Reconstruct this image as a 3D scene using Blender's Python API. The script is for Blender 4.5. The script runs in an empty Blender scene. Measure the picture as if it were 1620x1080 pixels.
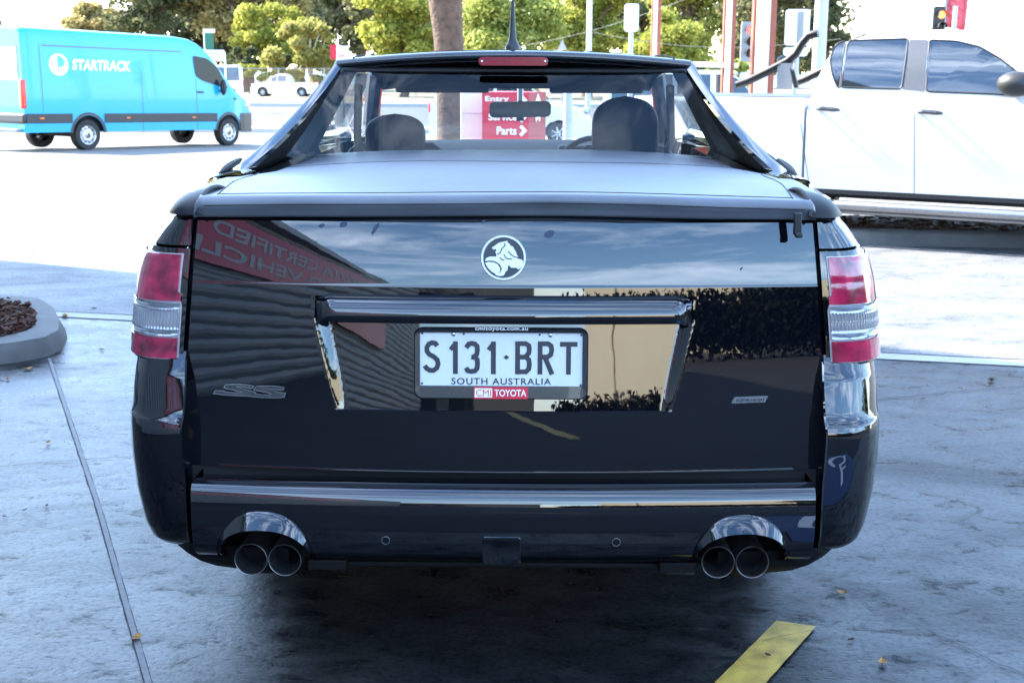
import bpy, bmesh, math, random
import numpy as np
from mathutils import Vector, Matrix
R = math.radians
sc = bpy.context.scene
COL = sc.collection
# ------------------------------------------------------------------ camera
CAM = Vector((0.05, -2.75, 1.43)); F = 2000.0
_p, _y, _r = R(12.24), R(0.63), R(0.20)
fwd = Vector((-math.sin(_y)*math.cos(_p), math.cos(_y)*math.cos(_p), -math.sin(_p)))
right0 = Vector((math.cos(_y), math.sin(_y), 0.0))
up0 = right0.cross(fwd)
right = right0*math.cos(_r) + up0*math.sin(_r)
up = up0*math.cos(_r) - right0*math.sin(_r)
cd = bpy.data.cameras.new('camera'); cam = bpy.data.objects.new('camera', cd); COL.objects.link(cam)
m = Matrix.Identity(4)
for i in range(3):
    m[i][0] = right[i]; m[i][1] = up[i]; m[i][2] = -fwd[i]; m[i][3] = CAM[i]
cam.matrix_world = m
cd.sensor_width = 36.0; cd.sensor_fit = 'HORIZONTAL'; cd.lens = 36.0*F/1620.0
cd.clip_start = 0.05; cd.clip_end = 3000
cd.dof.use_dof = True; cd.dof.focus_distance = 2.95; cd.dof.aperture_fstop = 11.0
sc.camera = cam
# ------------------------------------------------------------------ light
SUN_AZ = Vector((0.885, -0.465, 0)).normalized()      # the way the light travels on the ground
SUN_EL = R(40)
w = bpy.data.worlds.new('World'); sc.world = w; w.use_nodes = True
nt = w.node_tree; nt.nodes.clear()
def wn(t, **k):
    n = nt.nodes.new(t)
    for a, b in k.items(): setattr(n, a, b)
    return n
sky = wn('ShaderNodeTexSky'); sky.sky_type = 'NISHITA'; sky.sun_disc = False
sky.sun_elevation = SUN_EL
sky.sun_rotation = math.atan2(-SUN_AZ.x, -SUN_AZ.y)
sky.altitude = 50; sky.air_density = 1.0; sky.dust_density = 0.5; sky.ozone_density = 1.6
bg = wn('ShaderNodeBackground'); bg.inputs[1].default_value = 0.15
out = wn('ShaderNodeOutputWorld')
tc = wn('ShaderNodeTexCoord')
mp = wn('ShaderNodeMapping'); mp.inputs['Scale'].default_value = (1.5, 2.2, 9.0)
no = wn('ShaderNodeTexNoise'); no.inputs['Scale'].default_value = 1.7; no.inputs['Detail'].default_value = 7; no.inputs['Roughness'].default_value = 0.6; no.inputs['Distortion'].default_value = 0.4
cr = wn('ShaderNodeValToRGB'); cr.color_ramp.elements[0].position = 0.48; cr.color_ramp.elements[1].position = 0.80
cr.color_ramp.elements[1].color = (0.75, 0.75, 0.75, 1)
mx = wn('ShaderNodeMix', data_type='RGBA'); mx.inputs['B'].default_value = (10.0, 11.6, 14.0, 1)
L = nt.links.new
L(tc.outputs['Generated'], mp.inputs[0]); L(mp.outputs[0], no.inputs[0]); L(no.outputs[0], cr.inputs[0])
hsv = wn('ShaderNodeHueSaturation'); hsv.inputs['Saturation'].default_value = 1.16; hsv.inputs['Value'].default_value = 1.12
L(sky.outputs[0], hsv.inputs['Color'])
L(cr.outputs[0], mx.inputs['Factor']); L(hsv.outputs[0], mx.inputs['A']); L(mx.outputs['Result'], bg.inputs[0]); L(bg.outputs[0], out.inputs[0])
sd = bpy.data.lights.new('sun', 'SUN'); sd.energy = 3.8; sd.angle = R(0.5); sd.color = (1.0, 0.93, 0.82)
so = bpy.data.objects.new('sun', sd); COL.objects.link(so)
sdir = Vector((SUN_AZ.x*math.cos(SUN_EL), SUN_AZ.y*math.cos(SUN_EL), -math.sin(SUN_EL)))
so.rotation_euler = sdir.to_track_quat('-Z', 'Y').to_euler(); so.location = (-20, 8, 20)
sc.view_settings.view_transform = 'Standard'; sc.view_settings.look = 'None'
sc.view_settings.exposure = 2.76; sc.view_settings.gamma = 1.0
sc.cycles.max_bounces = 8; sc.cycles.transparent_max_bounces = 16; sc.cycles.glossy_bounces = 5
sc.cycles.use_denoising = True; sc.cycles.sample_clamp_indirect = 8
# ------------------------------------------------------------------ photo survey helpers
def ray(px, py):
    return (fwd + right*((px-810.0)/F) - up*((py-540.0)/F))
def W(px, py, Y):                     # where a sight line meets the plane y = Y
    d = ray(px, py); t = (Y-CAM.y)/d.y; return CAM + d*t
def WZ(px, py, Z):
    d = ray(px, py); t = (Z-CAM.z)/d.z; return CAM + d*t
def ZY(py, Y, px=798): return W(px, py, Y).z
def on_plane(px, py, o, n):
    d = ray(px, py); t = (Vector(o)-CAM).dot(n)/d.dot(n); return CAM + d*t
def ss(a, b, x):
    t = min(1.0, max(0.0, (x-a)/(b-a))); return t*t*(3-2*t)
def lerp(tab, x):
    if x <= tab[0][0]: return tab[0][1]
    for (a, b), (c, d) in zip(tab, tab[1:]):
        if x <= c: return b + (d-b)*(x-a)/(c-a) if c > a else d
    return tab[-1][1]
GZ = [(-80, 0), (4.5, 0), (9, -0.08), (16, -0.25), (25.7, -0.45), (34, -0.70), (600, -0.70)]
def gz(y): return lerp(GZ, y)
def G(px, py, dz=0.0):                # sight line meets the sloping ground
    d = ray(px, py); t = 1.0
    lo, hi = 0.1, 400.0
    for _ in range(50):
        mid = (lo+hi)/2; p = CAM + d*mid
        if p.z > gz(p.y)+dz: lo = mid
        else: hi = mid
    p = CAM + d*hi; return Vector((p.x, p.y, gz(p.y)+dz))
# ------------------------------------------------------------------ materials
M = {}
def mat(name, col, rough=0.5, metal=0.0, coat=0.0, spec=0.5, var=0.06, scale=30.0, bump=0.0, bscale=80.0, rvar=0.0, **kw):
    ma = bpy.data.materials.new(name); ma.use_nodes = True
    n = ma.node_tree; b = n.nodes['Principled BSDF']
    b.inputs['Roughness'].default_value = rough; b.inputs['Metallic'].default_value = metal
    b.inputs['Coat Weight'].default_value = coat; b.inputs['Coat Roughness'].default_value = kw.get('coat_rough', 0.02)
    b.inputs['Specular IOR Level'].default_value = spec
    if 'ior' in kw: b.inputs['IOR'].default_value = kw['ior']
    t = n.nodes.new('ShaderNodeTexCoord'); nz = n.nodes.new('ShaderNodeTexNoise')
    nz.inputs['Scale'].default_value = scale; nz.inputs['Detail'].default_value = 5
    n.links.new(t.outputs['Object'], nz.inputs[0])
    rp = n.nodes.new('ShaderNodeValToRGB')
    c = np.array(col[:3])
    rp.color_ramp.elements[0].position = 0.3; rp.color_ramp.elements[1].position = 0.7
    rp.color_ramp.elements[0].color = (*(c*(1-var)), 1); rp.color_ramp.elements[1].color = (*np.clip(c*(1+var), 0, 1), 1)
    n.links.new(nz.outputs[0], rp.inputs[0]); n.links.new(rp.outputs[0], b.inputs['Base Color'])
    if rvar:
        mr = n.nodes.new('ShaderNodeMapRange'); mr.inputs['From Min'].default_value = 0.3; mr.inputs['From Max'].default_value = 0.7
        mr.inputs['To Min'].default_value = max(0, rough-rvar); mr.inputs['To Max'].default_value = rough+rvar
        n.links.new(nz.outputs[0], mr.inputs[0]); n.links.new(mr.outputs[0], b.inputs['Roughness'])
    if bump:
        n2 = n.nodes.new('ShaderNodeTexNoise'); n2.inputs['Scale'].default_value = bscale; n2.inputs['Detail'].default_value = 4
        n.links.new(t.outputs['Object'], n2.inputs[0])
        bp = n.nodes.new('ShaderNodeBump'); bp.inputs['Strength'].default_value = bump; bp.inputs['Distance'].default_value = kw.get('bdist', 0.01)
        n.links.new(n2.outputs[0], bp.inputs['Height']); n.links.new(bp.outputs[0], b.inputs['Normal'])
    if 'emit' in kw:
        b.inputs['Emission Color'].default_value = (*kw['emit'][:3], 1); b.inputs['Emission Strength'].default_value = kw['emit'][3]
    M[name] = ma; return ma
def glass(name, tint=(0.8, 0.85, 0.85), ior=1.5, refl=1.0):
    ma = bpy.data.materials.new(name); ma.use_nodes = True
    n = ma.node_tree; n.nodes.clear()
    o = n.nodes.new('ShaderNodeOutputMaterial'); mxs = n.nodes.new('ShaderNodeMixShader')
    tr = n.nodes.new('ShaderNodeBsdfTransparent'); gl = n.nodes.new('ShaderNodeBsdfGlossy'); gl.inputs['Roughness'].default_value = 0.01
    fr = n.nodes.new('ShaderNodeFresnel')
    ge = n.nodes.new('ShaderNodeNewGeometry'); mi_ = n.nodes.new('ShaderNodeMapRange'); mi_.inputs['To Min'].default_value = ior; mi_.inputs['To Max'].default_value = 1/ior
    n.links.new(ge.outputs['Backfacing'], mi_.inputs[0]); n.links.new(mi_.outputs[0], fr.inputs[0])
    mu = n.nodes.new('ShaderNodeMath'); mu.operation = 'MULTIPLY'; mu.inputs[1].default_value = refl; mu.use_clamp = True
    t = n.nodes.new('ShaderNodeTexCoord'); nz = n.nodes.new('ShaderNodeTexNoise'); nz.inputs['Scale'].default_value = 3
    rp = n.nodes.new('ShaderNodeValToRGB'); c = np.array(tint)
    rp.color_ramp.elements[0].color = (*(c*0.97), 1); rp.color_ramp.elements[1].color = (*np.clip(c*1.03, 0, 1), 1)
    n.links.new(t.outputs['Object'], nz.inputs[0]); n.links.new(nz.outputs[0], rp.inputs[0]); n.links.new(rp.outputs[0], tr.inputs[0])
    n.links.new(fr.outputs[0], mu.inputs[0]); n.links.new(mu.outputs[0], mxs.inputs[0])
    n.links.new(tr.outputs[0], mxs.inputs[1]); n.links.new(gl.outputs[0], mxs.inputs[2]); n.links.new(mxs.outputs[0], o.inputs[0])
    M[name] = ma; return ma
mat('black_paint', (0.0018, 0.0026, 0.0048), 0.3, coat=1.0, spec=0.0, var=0.2, scale=400, coat_rough=0.008)
def wavy(m, scale, dist, strength=1.0):
    n = M[m].node_tree; b = n.nodes['Principled BSDF']
    t = n.nodes.new('ShaderNodeTexCoord'); z = n.nodes.new('ShaderNodeTexNoise'); z.inputs['Scale'].default_value = scale; z.inputs['Detail'].default_value = 2.5
    q = n.nodes.new('ShaderNodeBump'); q.inputs['Strength'].default_value = strength; q.inputs['Distance'].default_value = dist
    n.links.new(t.outputs['Object'], z.inputs[0]); n.links.new(z.outputs[0], q.inputs['Height']); n.links.new(q.outputs[0], b.inputs['Coat Normal'])
    z2 = n.nodes.new('ShaderNodeTexNoise'); z2.inputs['Scale'].default_value = 14; z2.inputs['Detail'].default_value = 8; z2.inputs['Roughness'].default_value = 0.75
    r2 = n.nodes.new('ShaderNodeMapRange'); r2.inputs['From Min'].default_value = 0.45; r2.inputs['From Max'].default_value = 0.8; r2.inputs['To Min'].default_value = 0.006; r2.inputs['To Max'].default_value = 0.05
    n.links.new(t.outputs['Object'], z2.inputs[0]); n.links.new(z2.outputs[0], r2.inputs[0]); n.links.new(r2.outputs[0], b.inputs['Coat Roughness'])
M['black_paint'].node_tree.nodes['Principled BSDF'].inputs['Coat IOR'].default_value = 1.8
wavy('black_paint', 7.0, 0.00022)
mat('black_plastic', (0.012, 0.013, 0.015), 0.45, var=0.2, bump=0.1, bscale=600, bdist=0.0005)
mat('gap_black', (0.004, 0.004, 0.005), 0.8)
mat('vinyl', (0.098, 0.108, 0.125), 0.42, spec=0.6, var=0.12, scale=6, bump=0.06, bscale=900, bdist=0.0006, rvar=0.04)
mat('stitch', (0.02, 0.02, 0.025), 0.7)
mat('chrome', (0.82, 0.83, 0.85), 0.10, metal=1.0, var=0.03)
mat('steel', (0.34, 0.34, 0.35), 0.40, metal=1.0, var=0.12, scale=60)
mat('bar_steel', (0.008, 0.008, 0.009), 0.5, spec=0.3, var=0.1)
mat('steel_dark', (0.10, 0.10, 0.105), 0.4, metal=0.8, var=0.3, scale=40)
mat('rubber', (0.018, 0.018, 0.019), 0.75, var=0.2, bump=0.2, bscale=200, bdist=0.002)
mat('alloy', (0.55, 0.56, 0.58), 0.3, metal=0.8, var=0.06)
mat('red_lens', (0.32, 0.010, 0.048), 0.15, coat=1.0, var=0.65, scale=22, bump=0.25, bscale=45, bdist=0.003)
mat('clear_lens', (0.40, 0.41, 0.44), 0.12, metal=0.6, coat=1.0, var=0.12, scale=18)
mat('lens_rim', (0.42, 0.40, 0.43), 0.25, metal=0.3, coat=0.5)
mat('brake_red', (0.22, 0.003, 0.022), 0.12, coat=1.0, var=0.1)
mat('plate_white', (0.62, 0.65, 0.68), 0.35, var=0.03, scale=12)
mat('plate_ink', (0.018, 0.022, 0.032), 0.4)
mat('frame_black', (0.012, 0.015, 0.021), 0.25, coat=0.3)
mat('logo_red', (0.62, 0.01, 0.045), 0.35)
mat('logo_white', (0.82, 0.82, 0.82), 0.4)
mat('emblem_white', (0.52, 0.53, 0.55), 0.3, metal=0.3, coat=0.5)
mat('emblem_back', (0.02, 0.024, 0.034), 0.35, metal=0.3)
mat('leather', (0.004, 0.0045, 0.006), 0.5, spec=0.2, var=0.15)
mat('headliner', (0.005, 0.005, 0.005), 0.95, spec=0.1)
mat('dash', (0.008, 0.008, 0.009), 0.7, spec=0.2)
mat('belt', (0.10, 0.09, 0.07), 0.8)
mat('sign_letter', (0.42, 0.42, 0.42), 0.5)
mat('smudge', (0.035, 0.05, 0.085), 0.55, spec=0.3)
mat('fin_black', (0.006,0.006,0.007), 0.6, spec=0.2)
mat('cap_plastic', (0.010, 0.011, 0.014), 0.5, spec=0.25, var=0.2)
mat('van_glass', (0.02, 0.024, 0.03), 0.12, spec=0.15, var=0.1)
mat('mirror_back', (0.02, 0.022, 0.026), 0.25, coat=0.4)
glass('car_glass', (0.92, 0.96, 0.95), 1.5, 0.9)
glass('side_glass', (0.70, 0.76, 0.80), 1.5, 1.3)
mat('dark_glass', (0.006, 0.008, 0.010), 0.02, coat=1.0, ior=1.75, var=0.1)
mat('van_blue', (0.0, 0.33, 0.60), 0.3, coat=0.25, var=0.03)
mat('van_strip', (0.030, 0.031, 0.034), 0.45)
mat('white_paint', (0.80, 0.80, 0.79), 0.12, coat=0.7, var=0.01)
mat('silver_grey', (0.085, 0.087, 0.09), 0.4, coat=0.2)
mat('amber', (0.75, 0.16, 0.01), 0.2, coat=0.6)
mat('red_light', (0.7, 0.02, 0.02), 0.2, coat=0.6)
mat('galv', (0.26, 0.265, 0.27), 0.5, metal=0.3, var=0.08, scale=8)
mat('pole_grey', (0.42, 0.43, 0.44), 0.5, var=0.08)
mat('red_steel', (0.28, 0.07, 0.035), 0.55, var=0.15)
mat('white_render', (0.72, 0.70, 0.66), 0.7, var=0.04, scale=4)
mat('sign_white', (0.78, 0.78, 0.77), 0.4, var=0.03)
mat('sign_red', (0.55, 0.010, 0.035), 0.35, var=0.04)
mat('sign_red_shaded', (0.30, 0.006, 0.018), 0.4, var=0.04)  # darker copy of the sign red, shade put into the side faces
mat('sign_green', (0.01, 0.13, 0.075), 0.4)
mat('flag_pink', (0.55, 0.08, 0.10), 0.7, var=0.08)
mat('signal_black', (0.02, 0.02, 0.02), 0.5)
mat('signal_red', (0.8, 0.03, 0.03), 0.3, emit=(1.0, 0.05, 0.04, 1.2))
mat('signal_orange', (0.9, 0.12, 0.03), 0.3, emit=(1.0, 0.16, 0.04, 1.2))
mat('bark', (0.105, 0.062, 0.042), 0.9, var=0.35, scale=7, bump=0.8, bscale=14, bdist=0.04)
mat('pale_bark', (0.42, 0.36, 0.29), 0.85, var=0.25, scale=5)
mat('kerb_stone', (0.105, 0.105, 0.10), 0.8, var=0.14, scale=9, bump=0.3, bscale=60, bdist=0.004)
mat('yellow_paint', (0.46, 0.30, 0.050), 0.6, var=0.30, scale=22, bump=0.2, bscale=80, bdist=0.002)
mat('strip_concrete', (0.34, 0.33, 0.315), 0.75, var=0.08, scale=6)
mat('sealant', (0.10, 0.10, 0.105), 0.6, var=0.25, scale=40)
mat('crack', (0.025, 0.027, 0.03), 0.9)
mat('cladding', (0.20, 0.21, 0.215), 0.45, var=0.05, scale=2)
mat('cream_wall', (0.66, 0.58, 0.43), 0.8, var=0.03, scale=1)
mat('access_blue', (0.008, 0.045, 0.14), 0.6)
mat('dry_leaf', (0.34, 0.17, 0.04), 0.7, var=0.4, scale=60)
mat('twig', (0.05, 0.035, 0.025), 0.9)
mat('wire', (0.16, 0.16, 0.16), 0.6)

def leaf_mat(name, c1, c2, c3):
    ma = bpy.data.materials.new(name); ma.use_nodes = True
    n = ma.node_tree; b = n.nodes['Principled BSDF']; b.inputs['Roughness'].default_value = 0.6
    b.inputs['Specular IOR Level'].default_value = 0.12
    g = n.nodes.new('ShaderNodeNewGeometry'); t = n.nodes.new('ShaderNodeTexCoord')
    nz = n.nodes.new('ShaderNodeTexNoise'); nz.inputs['Scale'].default_value = 0.55; nz.inputs['Detail'].default_value = 3
    n.links.new(t.outputs['Object'], nz.inputs[0])
    ad = n.nodes.new('ShaderNodeMath'); ad.operation = 'MULTIPLY_ADD'; ad.inputs[1].default_value = 0.45
    n.links.new(g.outputs['Random Per Island'], ad.inputs[0])
    sb = n.nodes.new('ShaderNodeMath'); sb.operation = 'SUBTRACT'; sb.inputs[1].default_value = 0.22
    n.links.new(nz.outputs[0], sb.inputs[0]); n.links.new(sb.outputs[0], ad.inputs[2])
    rp = n.nodes.new('ShaderNodeValToRGB'); e = rp.color_ramp.elements
    e[0].position = 0.15; e[0].color = (*c1, 1); e[1].position = 0.85; e[1].color = (*c3, 1)
    x = e.new(0.5); x.color = (*c2, 1)
    n.links.new(ad.outputs[0], rp.inputs[0]); n.links.new(rp.outputs[0], b.inputs['Base Color'])
    tl = n.nodes.new('ShaderNodeBsdfTranslucent'); n.links.new(rp.outputs[0], tl.inputs[0])
    ms = n.nodes.new('ShaderNodeMixShader'); ms.inputs[0].default_value = 0.48
    n.links.new(b.outputs[0], ms.inputs[1]); n.links.new(tl.outputs[0], ms.inputs[2])
    n.links.new(ms.outputs[0], n.nodes['Material Output'].inputs[0]); M[name] = ma
leaf_mat('gum_leaf', (0.085, 0.09, 0.04), (0.16, 0.16, 0.075), (0.28, 0.25, 0.12))
leaf_mat('dark_leaf', (0.04, 0.052, 0.024), (0.085, 0.10, 0.045), (0.17, 0.165, 0.08))
leaf_mat('olive_leaf', (0.19, 0.165, 0.06), (0.36, 0.30, 0.12), (0.52, 0.43, 0.20))
leaf_mat('yellow_leaf', (0.20, 0.20, 0.05), (0.33, 0.31, 0.09), (0.45, 0.38, 0.14))
leaf_mat('green_leaf', (0.14, 0.17, 0.035), (0.29, 0.32, 0.075), (0.48, 0.48, 0.15))
leaf_mat('lime_leaf', (0.15, 0.17, 0.03), (0.30, 0.31, 0.06), (0.46, 0.44, 0.10))
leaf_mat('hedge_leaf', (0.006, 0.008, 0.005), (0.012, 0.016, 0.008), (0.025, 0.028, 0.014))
leaf_mat('mulch_chip', (0.05, 0.022, 0.016), (0.12, 0.05, 0.035), (0.26, 0.15, 0.10))
# ------------------------------------------------------------------ object helpers
def link(o, parent=None):
    COL.objects.link(o)
    if parent is not None: o.parent = parent
    return o
def tag(o, label=None, cat=None, group=None, kind=None):
    if label: o['label'] = label
    if cat: o['category'] = cat
    if group: o['group'] = group
    if kind: o['kind'] = kind
    return o
def thing(name, label, cat, loc=(0, 0, 0), rot=(0, 0, 0), group=None):
    o = bpy.data.objects.new(name, None); o.empty_display_size = 0.3; link(o)
    o.location = loc; o.rotation_euler = rot
    return tag(o, label, cat, group)
def copy_tree(o, parent=None):
    c = o.copy(); COL.objects.link(c); c.parent = parent
    for ch in list(o.children): copy_tree(ch, c)
    return c
class MB:
    def __init__(s): s.v = []; s.f = []; s.mi = []
    def add(s, vs, fs, mi=0):
        b = len(s.v); s.v += [tuple(p) for p in vs]
        s.f += [tuple(b+i for i in f) for f in fs]; s.mi += [mi]*len(fs); return s
    def grid(s, rows, mi=0, flip=False, closed=False):
        n = len(rows[0]); vs = [p for r in rows for p in r]; fs = []
        for i in range(len(rows)-1):
            for j in range(n if closed else n-1):
                k = (j+1) % n
                q = (i*n+j, i*n+k, (i+1)*n+k, (i+1)*n+j)
                fs.append(q[::-1] if flip else q)
        return s.add(vs, fs, mi)
    def box(s, c, d, mi=0, mtx=None):
        hx, hy, hz = d[0]/2, d[1]/2, d[2]/2
        vs = [Vector((x*hx, y*hy, z*hz)) for z in (-1, 1) for y in (-1, 1) for x in (-1, 1)]
        if mtx is not None: vs = [mtx @ p for p in vs]
        vs = [p+Vector(c) for p in vs]
        return s.add(vs, [(0, 2, 3, 1), (4, 5, 7, 6), (0, 1, 5, 4), (2, 6, 7, 3), (0, 4, 6, 2), (1, 3, 7, 5)], mi)
    def tube(s, pts, r, n=8, mi=0, cap=True):
        pts = [Vector(p) for p in pts]; rs = r if isinstance(r, (list, tuple)) else [r]*len(pts)
        rows = []; prev = None
        for i, p in enumerate(pts):
            t = (pts[min(i+1, len(pts)-1)]-pts[max(i-1, 0)]).normalized()
            if prev is None:
                a = t.cross(Vector((0, 0, 1)))
                if a.length < 0.05: a = t.cross(Vector((1, 0, 0)))
                a.normalize()
            else: a = (prev - t*prev.dot(t)).normalized()
            prev = a; b = t.cross(a)
            rows.append([p + (a*math.cos(k*2*math.pi/n) + b*math.sin(k*2*math.pi/n))*rs[i] for k in range(n)])
        s.grid(rows, mi, closed=True)
        if cap:
            s.add(rows[0], [tuple(range(n))[::-1]], mi); s.add(rows[-1], [tuple(range(n))], mi)
        return s
    def lathe(s, prof, o, axis, n=32, mi=0):      # prof: (along axis, radius)
        ax = Vector(axis).normalized(); a = ax.cross(Vector((0, 0, 1)))
        if a.length < 0.05: a = ax.cross(Vector((1, 0, 0)))
        a.normalize(); b = ax.cross(a); o = Vector(o)
        rows = [[o + ax*h + (a*math.cos(k*2*math.pi/n)+b*math.sin(k*2*math.pi/n))*r for k in range(n)] for h, r in prof]
        return s.grid(rows, mi, closed=True)
    def prism(s, poly, depth, mi=0, side=None, fn=None):   # poly (u,v) -> fn(u,v,d)
        n = len(poly)
        A = [fn(u, v, 0) for u, v in poly]; B = [fn(u, v, depth) for u, v in poly]
        s.add(A+B, [tuple(range(n))[::-1], tuple(range(n, 2*n))], mi)
        b = len(s.v)-2*n
        for i in range(n):
            j = (i+1) % n; s.f.append((b+i, b+j, b+n+j, b+n+i)); s.mi.append(mi if side is None else side)
        return s
    def ribbon(s, pts, wd, fn, depth, mi=0, closed=False):   # flat stroke with mitred joints
        P = [Vector((p[0], p[1])) for p in pts]; n = len(P); A = []; B = []
        for i in range(n):
            if closed: d0 = P[i]-P[i-1]; d1 = P[(i+1) % n]-P[i]
            else: d0 = P[i]-P[max(i-1, 0)]; d1 = P[min(i+1, n-1)]-P[i]
            if d0.length < 1e-9: d0 = d1
            if d1.length < 1e-9: d1 = d0
            d0 = d0.normalized(); d1 = d1.normalized()
            nn = Vector((-(d0+d1).y, (d0+d1).x)).normalized(); n0 = Vector((-d0.y, d0.x))
            k = wd/2/max(0.4, nn.dot(n0)); A.append(P[i]+nn*k); B.append(P[i]-nn*k)
        if closed: A.append(A[0]); B.append(B[0])
        rows = [[fn(p.x, p.y, 0) for p in A], [fn(p.x, p.y, depth) for p in A], [fn(p.x, p.y, depth) for p in B], [fn(p.x, p.y, 0) for p in B]]
        return s.grid(rows, mi)
    def sphere(s, c, r, n=12, m=8, mi=0, fn=None):
        rows = []
        for i in range(m+1):
            t = math.pi*i/m
            rows.append([Vector(c)+Vector((r[0]*math.sin(t)*math.cos(k*2*math.pi/n), r[1]*math.sin(t)*math.sin(k*2*math.pi/n), r[2]*math.cos(t))) for k in range(n)])
        if fn: rows = [[fn(p) for p in q] for q in rows]
        return s.grid(rows, mi, closed=True)
    def build(s, name, mats, parent=None, smooth=True, ang=35, bevel=0, solid=0, recalc=True, seg=2, loc=None):
        me = bpy.data.meshes.new(name); me.from_pydata(s.v, [], s.f)
        for k in (mats if isinstance(mats, (list, tuple)) else [mats]): me.materials.append(M[k] if isinstance(k, str) else k)
        me.polygons.foreach_set('material_index', s.mi)
        bm = bmesh.new(); bm.from_mesh(me)
        bmesh.ops.remove_doubles(bm, verts=bm.verts, dist=1e-5)
        if recalc: bmesh.ops.recalc_face_normals(bm, faces=bm.faces)
        big = [f for f in bm.faces if len(f.verts) > 4]
        if big: bmesh.ops.triangulate(bm, faces=big)
        bm.to_mesh(me); bm.free()
        if smooth:
            me.polygons.foreach_set('use_smooth', [True]*len(me.polygons)); me.set_sharp_from_angle(angle=R(ang))
        o = bpy.data.objects.new(name, me); link(o, parent)
        if loc is not None: o.location = loc
        if solid:
            q = o.modifiers.new('thickness', 'SOLIDIFY'); q.thickness = abs(solid); q.offset = -1 if solid > 0 else 1
        if bevel:
            q = o.modifiers.new('edge', 'BEVEL'); q.width = bevel; q.segments = seg; q.limit_method = 'ANGLE'; q.angle_limit = R(40)
            q.harden_normals = False
        return o
def text_mesh(body, w, h, bold=0.0, spacing=1.0, shear=0.0):    # 2-D letters scaled to w x h, as vertices and faces
    cu = bpy.data.curves.new('letters', 'FONT'); cu.body = body; cu.size = 1.0; cu.offset = bold; cu.space_character = spacing; cu.shear = shear
    cu.resolution_u = 4
    o = bpy.data.objects.new('letters', cu); COL.objects.link(o)
    bpy.context.view_layer.update()
    me = bpy.data.meshes.new_from_object(o.evaluated_get(bpy.context.evaluated_depsgraph_get()))
    v = np.array([x.co[:2] for x in me.vertices]); f = [tuple(p.vertices) for p in me.polygons]
    bpy.data.objects.remove(o); bpy.data.curves.remove(cu); bpy.data.meshes.remove(me)
    lo = v.min(0); hi = v.max(0); v = (v-lo)/(hi-lo)
    return [(x*w, y*h) for x, y in v], f
def letters(mb, body, w, h, fn, mi=0, bold=0.0, spacing=1.0, shear=0.0):
    v, f = text_mesh(body, w, h, bold, spacing, shear)
    return mb.add([fn(x, y, 0) for x, y in v], f, mi)
def rrect(w, h, r, n=5, cx=0, cy=0):
    p = []
    for qx, qy, a0 in ((w/2-r, h/2-r, 0), (-w/2+r, h/2-r, 90), (-w/2+r, -h/2+r, 180), (w/2-r, -h/2+r, 270)):
        for k in range(n+1):
            a = R(a0+90*k/n); p.append((cx+qx+r*math.cos(a), cy+qy+r*math.sin(a)))
    return p
def frame_fn(o, ux, uy):        # plane coordinates -> world, third axis = out of the plane
    o = Vector(o); ux = Vector(ux).normalized(); uy = Vector(uy).normalized(); un = ux.cross(uy)
    return lambda u, v, d=0: o + ux*u + uy*v + un*d
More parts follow.
